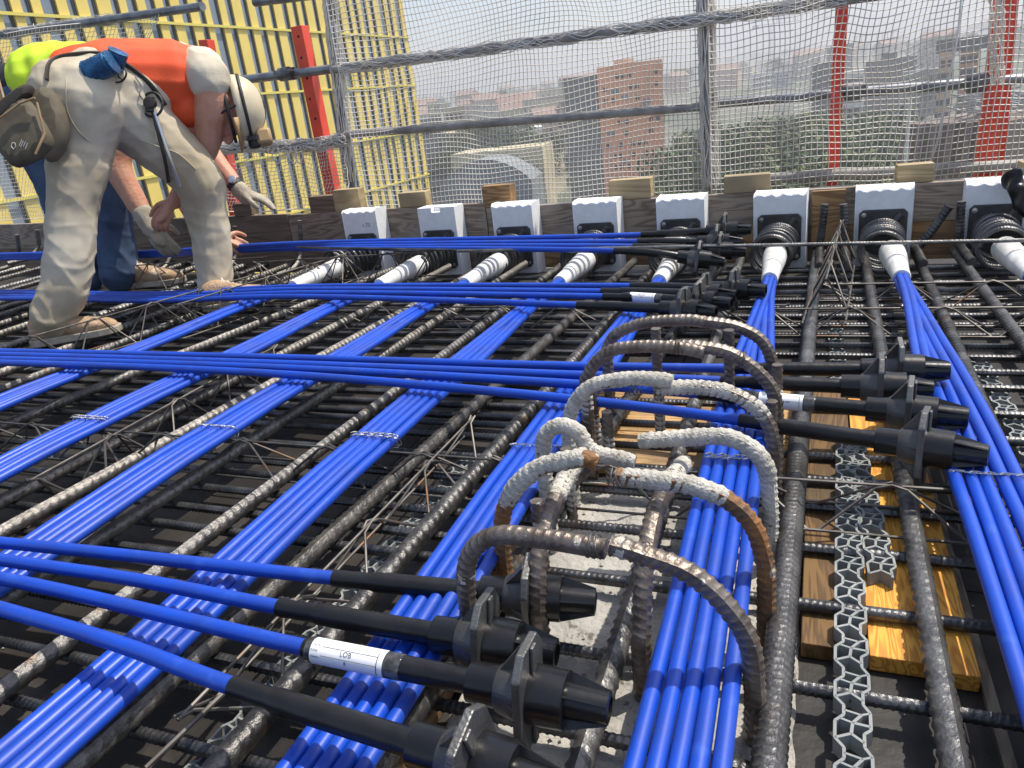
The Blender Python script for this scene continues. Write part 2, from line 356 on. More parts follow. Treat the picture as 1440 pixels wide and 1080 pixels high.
# ------------------------------------------------------------------ reinforcing bars
mb = MB(); rebar(mb, [(0, 0, 0), (0, 2.7, 0)], 0.0138, 0.0185, 14, h=.0030, skew=1.25)
YB = {k: mb.mesh('reinforcing_bar', MT[k]) for k in ('bar', 'bar_light', 'bar_grey')}
mb = MB(); rebar(mb, [(0, 0, 0), (0, 2.7, 0)], 0.0168, 0.0115, 16, h=.0026, skew=.5); YBIG = mb.mesh('reinforcing_bar', MT['bar_grey'])
def ybar(xa, ya, xb, yb, me, lb, y0=0.12, gr='thick lengthwise bars of the deck', z=0.0535):
    d = (xb-xa)/(yb-ya); x0 = xa+d*(y0-ya)
    obj('reinforcing_bar', me, loc=(x0, y0, z+random.uniform(-.001, .001)), rot=(0, random.choice((0, .4, 1.2, 2.2, 3.5)), -math.atan(d)), label=lb, cat='rebar', group=gr)
LB = 'thick ribbed steel bar lying lengthwise between the blue bundles on thinner cross bars'
zz = 0.0535
for (p, q, k) in (((110,1073),(697,543),'bar_light'), ((330,1053),(760,560),'bar'), ((0,973),(557,550),'bar'), ((13,840),(467,547),'bar_light'),
                  ((0,750),(377,543),'bar_light'), ((0,706),(317,540),'bar_light'), ((0,600),(150,540),'bar_light')):
    a = G(*p, zz); b = G(*q, zz); ybar(a.x, a.y, b.x, b.y, YB[k], LB)
for x, k in ((-2.06,'bar_light'), (-2.22,'bar'), (-2.4,'bar_light'), (-2.55,'bar'), (-2.72,'bar_grey'), (-2.9,'bar_light'), (-3.07,'bar'), (-3.25,'bar_grey'), (-3.45,'bar'), (-3.62,'bar_grey'), (-3.8,'bar'), (-4.05,'bar_grey'), (-4.3,'bar'), (-4.6,'bar_grey'), (-4.9,'bar')):
    ybar(x, 1, x+random.uniform(-.04, .04), 2, YB[k], 'thick ribbed steel bar lying lengthwise in the mesh around the workers\' feet', .3 if x > -3 else .5)
ybar(-.026, .6, -.0, 2.2, YBIG, 'thickest grey ribbed bar, lying between the concrete loops and the brown plank')
ybar(.136, .6, .152, 2.0, YB['bar_grey'], 'dark ribbed bar lying across the orange planks')
ybar(-.203, .55, -.225, 1.8, YB['bar_grey'], 'grey ribbed bar running through the middle of the concrete loops')
ybar(-.40, .55, -.345, 1.8, YB['bar'], 'dark ribbed bar just left of the concrete loops', .12)
ybar(.292, 1., .31, 2.3, YB['bar'], 'black ribbed bar hugging the bundle that passes the orange planks')
for x in (.44, .60, .78, .95): ybar(x, 1, x-.005, 2.2, YB['bar_grey'], 'thick ribbed bar lying lengthwise beyond the bundle that passes the orange planks')
mb = MB(); rebar(mb, [(-5.6, 0, 0), (1.35, 0, 0)], 0.0078, 0.0085, 10, samp=5, h=.0017); XB = mb.mesh('cross_bar', MT['bar_x'])
mb = MB(); rebar(mb, [(-5.6, 0, 0), (-.5, 0, 0)], 0.0078, 0.0085, 10, samp=5, h=.0017); XB2 = mb.mesh('cross_bar', MT['bar_x'])
ys = [.335, .46, .588, .712, .862, .995, 1.114, 1.2, 1.29, 1.39, 1.51, 1.64, 1.73, 1.82, 1.9, 1.975, 2.06, 2.14, 2.23, 2.31, 2.4, 2.48, 2.57, 2.67]
for y in ys:
    obj('cross_bar', XB, loc=(0, y, .0322+random.uniform(-.001, .0005)), rot=(random.uniform(0, 3), 0, R(random.uniform(-.12, .12))), label='thin black ribbed bar lying crosswise under the thick bars', cat='rebar', group='thin cross bars of the deck')
for y in (.543, .648, .79, .92, 1.06, 1.35, 1.45, 1.58, 1.69):
    obj('cross_bar', XB2, loc=(0, y, .0318), rot=(random.uniform(0, 3), 0, R(random.uniform(-.2, .2))), label='thin black ribbed cross bar ending left of the concrete loops', cat='rebar', group='shorter cross bars of the deck')
# one thin bar stretched in front of the spirals
mb = MB(); a = PY(700, 352, 2.44); b = PY(1440, 338, 2.44); rebar(mb, [a-(b-a)*.1, a, b, b+(b-a)*.3], .0052, .008, 8, samp=4)
mb.build('cross_bar', MT['bar_grey'], label='thin grey ribbed bar stretched across in front of the spirals', cat='rebar')
mb = MB(); a = PY(418, 348, 2.5); b = PY(720, 353, 2.47); rebar(mb, [a, b], .0045, .008, 8, samp=4)
mb.build('cross_bar', MT['bar_x'], label='thin black bar tied under the farthest blue cables', cat='rebar')
# upright bent bars along the edge board
def bent(px, py0, py1, y, r, m, lb, dx=0.0, foot=-0.25):
    t = PY(px, py0, y); b = PY(px+dx, py1, y)
    path = spline([b+Vector((0, foot, -.035)), b+Vector((0, foot*.35, -.03)), b+Vector((0, -.01, .012)), b.lerp(t, .4), t], 6)
    for q in path: q.z = max(q.z, .075)
    mb = MB(); rebar(mb, path, r, .012, 10); mb.build('bent_bar', m, label=lb, cat='rebar', group='bars bent up along the edge board')
lbb = 'ribbed bar bent upwards in front of the edge board between the white blocks'
for px, a, b, dx in ((1160, 287, 355, -8), (1186, 287, 350, 2), (1335, 290, 360, -50), (1352, 283, 350, -4)):
    bent(px, a, b, 2.80, .0135, MT['bar'], lbb, dx)
lbl = 'ribbed bar bent upwards in front of the dark boards behind the workers'
for px, a, b in ((24, 330, 362), (52, 323, 350), (330, 318, 362), (421, 310, 362), (238, 345, 365)):
    bent(px, a, b, 2.86, .011, MT['bar_light'], lbl, 4, -.2)
# ------------------------------------------------------------------ wire chairs (zig-zag girders)
def chair_mesh(n, p=0.208, top=.1, bot=.041, half=.042, r=.0026, ends=True):
    mb = MB(); L = n*p
    mb.tube([(0, 0, top), (L, 0, top)], r, 6)
    for s in (-1, 1):
        mb.tube([(-.03, s*half, bot), (L+.03, s*half, bot)], r, 6)
        pts = []
        for i in range(n+1):
            if i: pts += [(i*p-p*.10, s*.003, top-.004)]
            pts += [(i*p, s*.0045, top+.0035)]
            if i < n: pts += [(i*p+p*.10, s*.003, top-.004), (i*p+p*.47, s*half*.97, bot-.002), (i*p+p*.53, s*half*.97, bot-.002)]
        mb.tube(pts, r*.9, 6)
    return mb.mesh('wire_chair', MT['wire'])
gw = 'zig-zag wire chairs carrying the cables'
C9 = chair_mesh(9); C12 = chair_mesh(12); C6 = chair_mesh(6); C5 = chair_mesh(4, .2, r=.0024); C4t = chair_mesh(4, .2, .175, .07, .05, .0028)
def chair(me, x, y, rz, lb, z=0.0): obj('wire_chair', me, loc=(x, y, z), rot=(0, 0, R(rz)), label=lb, cat='wire chair', group=gw)
chair(C9, -2.31, 1.085, -.55, 'zig-zag wire chair under the blue bundles left of the concrete loops')
chair(C9, -.51, 1.07, .15, 'zig-zag wire chair running from the concrete loops across the orange planks', .0008)
chair(C12, -2.55, 2.06, -.9, 'zig-zag wire chair under the far half of the blue bundles')
chair(C9, -.12, 1.985, -.3, 'zig-zag wire chair behind the black anchors above the orange planks')
chair(C6, .02, 2.225, -.6, 'zig-zag wire chair in front of the spirals and white blocks')
chair(C5, -.62, 1.235, 180+90, 'zig-zag wire chair with loose ends running under the nearest black sleeves', .001)
chair(C4t, -1.38, .84, 92, 'wire chair lying lengthwise between the second and third bundle from the worker', -.07)
chair(C4t, -2.95, 2.5, 5, 'tall wire chair beneath the cable that the workers are placing')
chair(C4t, -2.14, 2.47, 6, 'tall wire chair between the edge board and the leftmost white tape sleeve')
chair(C4t, -2.28, 1.55, 72, 'tall wire chair standing beside the worn shoe', -.02)
chair(C4t, -2.02, 1.9, 76, 'tall wire chair standing between the workers\' feet', -.02)
chair(C4t, .03, 1.98, 86, 'tangled wire chair on end between two spirals', 0)
a = G(205, 1080, .085); b = G(330, 960, .105); mb = MB(); mb.tube([a, b], .003, 6)
mb.build('loose_wire', MT['wire'], label='pale loose straight wire sticking out of the lengthwise wire chair', cat='wire')
# ------------------------------------------------------------------ starter bar loops on the column head
def crustfn(lo, hi, th=.0035, seed=0):
    def f(s, k, p, rr):
        e = smoothstep(lo-.03, lo+.03, s)*(1-smoothstep(hi-.03, hi+.03, s))
        if e <= 0: return 0
        return e*max(0, .75*th*(0.6+0.6*noise.noise(p*38+Vector((seed, 0, 0)))+.2*noise.noise(p*120)+.22*noise.noise(p*500)))
    return f
def loop(pts, r, m, lb, crust=None, base=None, pitch=.0108, n=20, seed=0, endface=False):
    path = spline(pts, 10); 
    if base is not None:
        b = path[base]; q = Vector((b.x, b.y, 0.006))
        path = ([q]+path) if base == 0 else (path+[q])
    mb = MB(); rebar(mb, path, r, pitch, n, h=r*.17, skew=1.15, samp=8)
    o = mb.build('starter_bar', m, label=lb, cat='rebar', group='starter bar loops around the column head')
    if crust:
        for lo, hi, th in crust:
            pts2, L = resample(path, .002); a = int(lo*len(pts2)); b = int(hi*len(pts2)); sub = pts2[a:b+1]
            N = len(sub); mb = MB(); n2 = 18; oo = 0
            f = crustfn(-1, 2, th, seed)
            T = [(sub[min(i+1, N-1)]-sub[max(i-1, 0)]).normalized() for i in range(N)]
            up = Vector((0,0,1)) if abs(T[0].z) < .9 else Vector((.6,-.8,0)); u = (up-T[0]*up.dot(T[0])).normalized()
            for i in range(N):
                u = (u-T[i]*u.dot(T[i])).normalized(); w = T[i].cross(u); e = min(i, N-1-i)
                for k in range(n2):
                    an = 2*math.pi*k/n2; p0 = sub[i]+u*(r*math.cos(an))+w*(r*math.sin(an))
                    rag = max(2.0, 3+9*(0.5+noise.noise(p0*90)))            # ragged ends
                    rr = r*.94 + f(.5, k, p0, r)*min(1, e/rag) + .0007*math.sin(s_ph(i*.002, pitch)+an)
                    if e < rag*.25: rr = r*.86
                    mb.v.append(sub[i]+u*(rr*math.cos(an))+w*(rr*math.sin(an)))
            for i in range(N-1):
                for k in range(n2):
                    a2 = i*n2+k; b2 = i*n2+(k+1) % n2; mb.f.append((a2, b2, b2+n2, a2+n2))
            mb.build('concrete_crust', MT['crust'], o)
    return o
def s_ph(s, pitch): return 2*math.pi*s/pitch
def P2(y, *pp): return [PY(a, b, y) for a, b in pp]
rb = .0112
loop(P2(.655, (660,868),(655,810),(666,772),(700,753),(760,757),(852,772)), rb, MT['bar_loop'], 'bare brown starter bar hook with a round cut end, nearest loop left half', [(.42,.47,.002),(.9,.94,.002)], 0, seed=1)
loop(P2(.645, (1062,975),(1054,905),(1020,850),(970,806),(905,780),(858,766)), rb, MT['bar_loop'], 'bare brown starter bar hook curving down beside the blue bundle, nearest loop', [(.93,.99,.0025)], 0, seed=2)
loop(P2(.79, (710,800),(706,735),(722,690),(760,657),(820,645),(840,652)), rb, MT['bar_rust'], 'rusty starter bar hook with a grey crust over its top', [(.52,.97,.0035)], 0, seed=3)
loop(P2(.80, (1078,800),(1062,745),(1030,708),(985,686),(930,676),(868,670)), rb, MT['bar_rust'], 'bright rusty starter bar hook with a pale crust towards its end', [(.62,.99,.004)], 0, seed=4)
loop(P2(.95, (763,640),(768,610),(790,598),(812,607),(835,635),(893,650)), rb, MT['crust'], 'short starter bar hook wholly caked in pale concrete', [(.0,.99,.0035)], 0, seed=5)
loop(P2(.97, (1084,720),(1078,660),(1058,632),(1018,614),(955,617),(899,620)), rb, MT['crust'], 'long starter bar hook caked in pale concrete with a blunt free end', [(.35,.995,.0038)], 0, seed=6)
loop(P2(1.09, (798,600),(808,567),(834,542),(880,533),(920,533),(946,536)), rb, MT['crust'], 'starter bar hook caked in grey concrete behind the lowest mid blue cable', [(.2,.99,.0032)], 0, seed=7)
loop(P2(1.10, (1090,640),(1082,600),(1060,570),(1015,549),(960,545),(921,548)), rb, MT['bar_loop'], 'starter bar hook half caked in concrete meeting the grey caked hook', [(.5,.99,.003)], 0, seed=8)
loop(P2(1.20, (823,535),(838,510),(863,492),(910,487),(960,490),(990,496)), rb, MT['bar_loop'], 'brown starter bar hook with concrete spots, second loop from the orange planks behind', [(.3,.42,.002)], 0, seed=9)
loop(P2(1.21, (1093,590),(1090,560),(1073,530),(1030,498),(985,488),(940,487)), rb, MT['bar_loop'], 'brown starter bar hook tied with wire around the black sleeves', None, 0, seed=10)
loop(P2(1.36, (853,490),(867,470),(907,454),(967,450),(990,453)), rb, MT['bar_loop'], 'farthest starter bar hook, left half, dark with a tie', None, 0, seed=11)
loop(P2(1.37, (1090,520),(1073,481),(1037,460),(985,452),(950,450)), rb, MT['bar_loop'], 'farthest starter bar hook, right half curving down to the bundle', None, 0, seed=12)
loop([PX(a, b, -.30) for a, b in ((760,885),(755,850),(757,790),(767,747),(780,705),(803,660),(824,636))], rb*1.04, MT['bar_loop'], 'starter bar bent away over the nearest anchors with a crusted tip', [(.62,.99,.0028)], 0, seed=13)
loop([PX(a, b, -.17) for a, b in ((901,900),(904,830),(908,785),(921,722),(943,676),(963,650))], rb*1.04, MT['bar_loop'], 'starter bar bent away in the middle of the loops with a crusted tip', [(.70,.99,.0034)], 0, seed=14)
def stub(p0, zt, lb, crust=None, r=.0095, dx=0, dy=0, seed=0):
    loop([Vector((p0[0], p0[1], .008)), Vector((p0[0]+dx*.5, p0[1]+dy*.5, zt*.5)), Vector((p0[0]+dx, p0[1]+dy, zt))], r, MT['bar_loop'], lb, crust, None, seed=seed)
lst = 'dark upright bar standing inside the far starter bar loops'
t = PY(922, 462, 1.31); stub((t.x, t.y), t.z, lst, [(0,.6,.0015)], seed=21)
t = PY(1025, 464, 1.31); stub((t.x, t.y), t.z, lst, [(0,.6,.0015)], seed=22)
stub((-.372, 1.24), .17, lst, [(0,.7,.002)], seed=23); stub((-.325, 1.16), .16, lst, [(0,.7,.002)], seed=24); stub((-.36, 1.03), .15, lst, [(.2,.9,.002)], seed=25)
stub((-.053, 1.30), .2, lst, [(0,.8,.002)], seed=26); stub((-.055, 1.16), .19, lst, [(0,.8,.0025)], seed=27); stub((-.36, .88), .14, lst, [(.2,.8,.002)], seed=28)
def binding(p, axis, r, lb, seed=0):
    """a few turns of thin wire around a bar"""
    rnd = random.Random(seed); axis = Vector(axis).normalized(); u = axis.orthogonal().normalized(); w = axis.cross(u); pts = []
    for i in range(40):
        a = i*.6; pts.append(Vector(p)+axis*(-.006+i*.0003+.0025*math.sin(i*.9))+(u*math.cos(a)+w*math.sin(a))*(r*1.16))
    pts += [pts[-1]+Vector((.004, -.008, .008)), pts[-1]+Vector((.01, -.012, .004))]
    mb = MB(); mb.tube(pts, .0007, 5); mb.build('binding_wire', MT['wire'], label=lb, cat='wire', group='wire bindings on the loops')
for i, (px, py, y) in enumerate(((836,768,.65),(905,779,.65),(943,480,1.36),(955,488,1.2),(1045,505,1.21),(866,672,.8),(893,545,1.09))):
    binding(PY(px, py, y), (1, 0, 0), rb, 'thin wire binding twisted round a starter bar loop', i)
# ------------------------------------------------------------------ litter on the deck
mb = MB()
for k in range(420):
    x = random.uniform(-3, .9); y = random.uniform(.4, 2.75); s = random.uniform(.0008, .0028); c = Vector((x, y, .0015)); o = len(mb.v)
    for q in ((1,0,0),(-1,0,0),(0,1,0),(0,-1,0),(0,0,.6),(0,0,-.5)): mb.v.append(c+Vector((q[0]*random.uniform(.5, 2), q[1]*random.uniform(.5, 2), q[2]))*1.0*s+Vector((0,0,0)) if False else c+Vector(q)*s*random.uniform(.6, 1.8))
    mb.f += [tuple(o+i for i in t) for t in ((0,2,4),(2,1,4),(1,3,4),(3,0,4),(2,0,5),(1,2,5),(3,1,5),(0,3,5))]
mb.build('debris', MT['crust'], smooth=False, label='pale crumbs and chips scattered over the black plywood', cat='debris', kind='stuff')
# ------------------------------------------------------------------ blue cable bundles running to the anchor blocks
def bundle(xn, xf, n, lb, seed, nearx=None):
    rnd = random.Random(seed)
    t = thing('cable_bundle', lb, 'cable bundle', ((xn+xf)/2, 1.08, 0), 'blue cable bundles running to the white blocks')
    t0 = Vector(t.location); pit = .0190; yS = EY(xf)-.56
    two = [(-.5, .45), (.5, .45), (-1, -.42), (0, -.42), (1, -.42)]
    for i in range(n):
        off = (i-(n-1)/2)*pit; ph = rnd.uniform(0, 6); zj = rnd.uniform(-.0016, .0016); pts = []
        c = two[i % 5]
        for y in [-.4, -.1, .15, .35, .55, .75, .95, 1.08, 1.25, 1.5, 1.7, 1.9, 2.05, 2.2, yS, yS+.1, yS+.25]:
            f = smoothstep(1.35, yS, y); x = xn+(xf-xn)*smoothstep(.3, 2.3, y)
            ox = off*(1-f)+c[0]*.0125*f + .0012*math.sin(y*5+ph)*(1-f); oz = c[1]*.0125*f
            z = .1135 - .020*smoothstep(1.0, .45, y) + .004*math.sin(y*7)*smoothstep(1.1, 1.4, y) - .0105*f + (.0014*math.sin(y*3.1+ph)+zj)*(1-f)
            pts.append(Vector((x+ox, y, z+oz))-t0)
        mb = MB(); mb.tube(spline(pts, 4), .0091, 14); mb.build('cable', MT['blue'], t)
    # wire ties where the bundle crosses the chairs
    for yy in (1.083, 1.093) if seed % 2 else (1.085,):
        w = n*pit/2; mb = MB(); pts = []
        for k in range(41):
            a = 2*math.pi*k/40; cxx = math.copysign(min(abs(math.cos(a))*1.35, 1), math.cos(a))
            pts.append(Vector((xn+cxx*(w+.0008), yy+.004*math.sin(3*a+seed), .1135+math.copysign(min(abs(math.sin(a))*1.5, 1), math.sin(a))*.0112))-t0)
        mb.tube(pts, .0009, 5, False)
        for i in range(n):
            x = xn+(i-(n-1)/2)*pit+rnd.uniform(-.004, .004); b = Vector((x, yy, .1245))-t0
            mb.tube([b+Vector((-.009, .002, -.003)), b+Vector((-.002, 0, .001)), b+Vector((.004, -.004, .0035)), b+Vector((.009, -.008+rnd.uniform(-.004, .004), .004))], .0009, 5)
            mb.tube([b+Vector((.008, .003, -.004)), b+Vector((.001, 0, .001)), b+Vector((-.003, -.006, .004)), b+Vector((-.008+rnd.uniform(-.004, .004), -.01, .0035))], .0009, 5)
        mb.build('tie_wire', MT['tie'], t)
    # taped white sleeve running into the spiral
    mb = MB(); prof = [(0, .0225), (.004, .0238)]
    for k in range(1, 40): prof.append((k*.0085, .0238+.0135*smoothstep(0, 1, k/36)+.0006*(k % 5 == 0)+.0004*math.sin(k*1.7)))
    m = Matrix.Translation(Vector((xf, yS-.01, .1025))-t0) @ Matrix.Rotation(R(90), 4, 'Z')
    mb.lathe(prof, 20, m); mb.build('tape_sleeve', MT['tape'], t)
    return t
BX = [(-1.90, -1.87), (-1.495, -1.475), (-1.13, -1.125), (-.755, -.775), (-.43, -.445), (-.103, -.118), (.235, .228), (.56, .53)]
BL = ['blue cable bundle nearest the bent-over worker\'s shoes, tied in a flat row', 'blue cable bundle, second from the workers, tied flat over the wire chair', 'blue cable bundle, third from the workers, tied flat over the wire chair',
      'blue cable bundle, fourth from the workers, crossing under the nearest loose cables', 'blue cable bundle passing left of the concrete loops, under the black sleeves', 'blue cable bundle running through the right side of the concrete loops',
      'blue cable bundle passing the orange planks and mid black anchors', 'blue cable bundle with its white sleeve beside the black sheeting']
for i, (a, b) in enumerate(BX): bundle(a, b, [5, 5, 5, 5, 5, 5, 5, 4][i], BL[i], i)
# ------------------------------------------------------------------ loose cables with black anchors
def text_mesh(s, size):
    c = bpy.data.curves.new('txt', 'FONT'); c.body = s; c.size = size; c.align_x = 'CENTER'; c.align_y = 'CENTER'
    o = bpy.data.objects.new('txt', c); COL.objects.link(o); bpy.context.view_layer.update()
    dg = bpy.context.evaluated_depsgraph_get(); me = bpy.data.meshes.new_from_object(o.evaluated_get(dg))
    bpy.data.objects.remove(o); return me
def plate_poly(hh=.057, hw=.037, ch=.02):
    return [(-hw, -hh+ch), (-hw+ch*.8, -hh), (hw-ch*.8, -hh), (hw, -hh+ch), (hw, hh-ch), (hw-ch*.8, hh), (-hw+ch*.8, hh), (-hw, hh-ch)]
AM = {}
MT['plate'] = mat('plate_iron', (0.16, 0.158, 0.15), 0.4, 0.7, (0.11, 0.108, 0.104), 30, bump=0.2, bscale=300)
def anchor_meshes():
    mb = MB(); mb.lathe([(-.062, .0135), (-.062, .0205), (-.030, .0215), (-.028, .019)], 20); AM['collar'] = mb.mesh('collar', MT['black_plastic'])
    mb = MB(); mb.prism(plate_poly(), -.0045, .0045)
    mb.prism([(-.006, .012), (.006, .012), (.006, .056), (-.006, .056)], .0045, .0085); mb.prism([(-.006, -.056), (.006, -.056), (.006, -.012), (-.006, -.012)], .0045, .0085)
    AM['plate'] = mb.mesh('bearing_plate', MT['plate'], False)
    mb = MB(); mb.lathe([(-.034, .019), (-.028, .0245), (-.003, .031)], 20)
    for k, (L, t) in enumerate(((.054, .004), (.034, .004), (.054, .004), (.034, .004))):
        m = Matrix.Rotation(R(90*k), 4, 'X'); o = len(mb.v)
        for y in (-t, t):
            for q in ((-.032, .018), (-.0025, .018), (-.0025, L), (-.006, L)): mb.v.append(m @ Vector((q[0], y, q[1])))
        mb.f += [tuple(o+i for i in q) for q in ((0,1,2,3),(7,6,5,4),(0,4,5,1),(1,5,6,2),(2,6,7,3),(3,7,4,0))]
    AM['body'] = mb.mesh('casting_body', MT['cast'])
    mb = MB(); mb.lathe([(.0035, .0295), (.040, .0285), (.041, .026), (.0405, .0185)], 24); AM['ring'] = mb.mesh('pocket_ring', MT['black_plastic'])
    mb = MB(); mb.lathe([(.038, .0175), (.082, .0155), (.083, .0115), (.07, .011)], 20)
    for k in range(4):
        m = Matrix.Rotation(R(90*k+45), 4, 'X'); o = len(mb.v); t = .0012
        for y in (-t, t):
            for q in ((.0405, .014), (.0405, .0275), (.082, .0165), (.082, .012)): mb.v.append(m @ Vector((q[0], y, q[1])))
        mb.f += [tuple(o+i for i in q) for q in ((0,1,2,3),(7,6,5,4),(0,4,5,1),(1,5,6,2),(2,6,7,3),(3,7,4,0))]
    AM['cone'] = mb.mesh('pocket_cone', MT['black_plastic'])
anchor_meshes()
def frame(o, d, roll=0.0):
    x = d.normalized(); up = Vector((0, 0, 1)); y = up.cross(x).normalized(); z = x.cross(y)
    m = Matrix((x, y, z)).transposed().to_4x4(); m.translation = o; return m @ Matrix.Rotation(roll, 4, 'X')
def loose_cable(pts, blue_end, lb, group, roll=0.0, label=None, taped=False):
    """pts: world points, the last is the bearing plate; blue_end: world point where the black sleeve starts; label: (a, b, texts) distances before the plate"""
    pts = [Vector(p) for p in pts]; t = thing('loose_cable', lb, 'cable', pts[-1], group); t0 = pts[-1].copy()
    path = spline(pts, 10); rp, L = resample(path, .01)
    k = min(range(len(rp)), key=lambda i: (rp[i]-blue_end).length)
    mb = MB(); mb.tube([p-t0 for p in rp[:k+2]][::2]+[rp[k+2]-t0], .0094, 14); mb.build('blue_sheath', MT['blue'], t)
    e = len(rp)-1-4; rest = rp[k:]; rad = []
    for i in range(len(rest)):
        s = i*.01; r = .0112+.0002*math.sin(i*2.1)
        if s > .052: r = .0132
        rad.append(r)
    pp = [p-t0 for p in rest]; pp[-1] = pp[-1]-(pp[-1]-pp[-2]).normalized()*.045
    pp = pp[:-5]+[pp[-1]]; rad = rad[:len(pp)]
    mb = MB(); mb.tube(pp, rad, 16); sl = mb.build('black_sleeve', MT['black'], t)
    d = (rp[-1]-rp[-6]).normalized(); m = frame(Vector((0, 0, 0)), d, roll)
    a = bpy.data.objects.new('anchor_head', None); COL.objects.link(a); a.parent = t; a.matrix_local = m
    for nm in ('collar', 'plate', 'body', 'ring', 'cone'):
        q_ = obj({'plate': 'bearing_plate', 'body': 'casting_body', 'ring': 'pocket_ring', 'cone': 'pocket_cone'}.get(nm, nm), AM[nm], a)
        if nm == 'plate':
            bv = q_.modifiers.new('b', 'BEVEL'); bv.width = .0016; bv.segments = 2; bv.limit_method = 'ANGLE'
    if label:
        a0, b0, texts = label; mm = frame(-d*a0, d); Lb = a0-b0
        mb = MB(); mb.lathe([(-.008, .0133), (-.007, .01375), (Lb+.018, .01375), (Lb+.019, .0133)], 24, mm); lw = mb.build('clear_film', MT['film'], t)
        mb = MB(); n = 14; r = .0141          # paper wrapped round the upper, viewer-side half
        for i in range(n+1):
            an = R(-70+230*i/n)
            for x in (0, Lb): mb.v.append(mm @ Vector((x, -r*math.sin(an) if True else 0, r*math.cos(an))))
        for i in range(n): mb.f.append((2*i, 2*i+1, 2*i+3, 2*i+2))
        pa = mb.build('paper_label', MT['paper'], t)
        mb = MB()
        def strip(xa, xb, aa, ab):
            o = len(mb.v); rr = r+.0003; st = max(1, int((ab-aa)/8))
            for j in range(st+1):
                an = R(aa+(ab-aa)*j/st)
                for x in (xa, xb): mb.v.append(mm @ Vector((x, -rr*math.sin(an), rr*math.cos(an))))
            for j in range(st): mb.f.append((o+2*j, o+2*j+1, o+2*j+3, o+2*j+2))
        strip(.16*Lb, .93*Lb, 22, 24); strip(.16*Lb, .93*Lb, 62, 64); strip(.92*Lb, .93*Lb, 0, 105)
        for s, xf, ang, size in texts:
            me = text_mesh(s, size); o = len(mb.v)
            for v in me.vertices:
                an = R(ang)-v.co.y/r; mb.v.append(mm @ Vector((xf*Lb+v.co.x, -(r+.0003)*math.sin(an), (r+.0003)*math.cos(an))))
            for p in me.polygons: mb.f.append(tuple(o+i for i in p.vertices))
            bpy.data.meshes.remove(me)
        mb.build('label_print', MT['ink'], pa, smooth=False)
    return t
def GZ(*a): return [G(x, y, z) for x, y, z in a]
g4 = 'nearest loose cables across the bundles'
loose_cable(GZ((-330,735,.135),(0,763,.135),(250,789,.132),(470,813,.12),(745,838,.10)), G(470,813,.12), 'blue cable whose black anchor sits behind the bent starter bar, nearest group', g4, R(14))
loose_cable(GZ((-330,740,.14),(0,787,.14),(200,817,.138),(393,854,.13),(683,903,.118)), G(393,854,.13), 'blue cable with wrinkled black tape, its anchor between two others, nearest group', g4, R(-10))
loose_cable(GZ((-330,752,.145),(0,813,.143),(215,861,.142),(430,911,.138),(743,974,.128)), G(430,911,.138), 'blue cable with a white paper label on its black sleeve, nearest group', g4, R(-6),
            (.247, .158, [('LOB', .5, 40, .0075), ('.', .5, 56, .008), ('8', .5, 78, .0055), ('TRAVE', .07, 20, .003), ('ZONA', .06, 44, .0032), ('PIANO', .08, 72, .003)]))
loose_cable(GZ((-330,765,.15),(0,856,.148),(165,905,.147),(330,966,.145),(668,1073,.135)), G(330,966,.145), 'lowest loose blue cable with a thick smooth black sleeve, nearest group', g4, R(18))
g3 = 'loose cables passing through the concrete loops'
def g3c(ys, be, pl, lb, roll, z, label=None):
    pts = [G(-250, ys[0]-3, .14), G(0, ys[0], .14), G(360, ys[1], .14), G(820, ys[2], z), G(*pl, z)]
    loose_cable(pts, G(*be, z), lb, g3, roll, label)
g3c((494,502,515), (1028,526), (1263,520), 'farthest blue cable of the group through the concrete loops, plain black sleeve', R(8), .142)
g3c((499,510,528), (1010,538), (1237,545), 'second blue cable through the concrete loops, thin black sleeve over orange planks', R(-5), .14)
g3c((505,516,541), (985,556), (1278,580), 'blue cable through the concrete loops with a white label on its sleeve', R(4), .14,
    (.233, .16, [('2', .5, 26, .006), ('Est.16,66 ml', .5, 68, .0062)]))
g3c((510,524,563), (1030,598), (1297,628), 'lowest blue cable through the concrete loops, its anchor nearest the orange planks', R(-8), .14)
g2 = 'loose cables in the third row from the camera side'
def g2c(ys, be, pl, lb, roll, z=.14, label=None):
    pts = [G(-250, ys[0]+6, z), G(0, ys[0], z), G(210, ys[0]+3, z), G(420, ys[1], z), G(840, ys[2], z), G(*pl, z)]
    loose_cable(pts, G(*be, z), lb, g2, roll, label)
g2c((410,403,402), (888,403), (1033,407), 'blue cable whose black anchor touches the bundle left of the tall wire chair', R(5))
g2c((413,407,410), (845,411), (992,414), 'blue cable with plain sleeve behind the labelled one, middle rows', R(-8))
g2c((417,412,417), (845,419), (985,424), 'blue cable with small white label, middle row behind the concrete loops', R(10), .14, (.2, .125, [('SEZ 10 21', .5, 40, .005), ('7B', .5, 66, .005)]))
g2c((420,417,430), (815,428), (962,436), 'blue cable with the longest black sleeve just behind the concrete loops', R(-4))
g1 = 'loose cables in front of the white blocks'
def g1c(ys, be, pl, lb, roll, y=2.56, label=None):
    pts = [PY(-250, 368, 2.62), PY(0, ys[0], 2.62), PY(210, ys[1], 2.62), PY(420, ys[2], 2.6), PY(840, ys[3], y), PY(*pl, y)]
    loose_cable(pts, PY(*be, y), lb, g1, roll, label)
g1c((358,354,342,332), (903,330), (1020,324), 'farthest loose blue cable crossing right in front of the white blocks', R(6), 2.58)
g1c((360,356,345,340), (897,338), (1008,340), 'loose blue cable with a label crossing the spirals before the white blocks', R(-6), 2.53, (.17, .1, [('7B', .5, 40, .006)]))
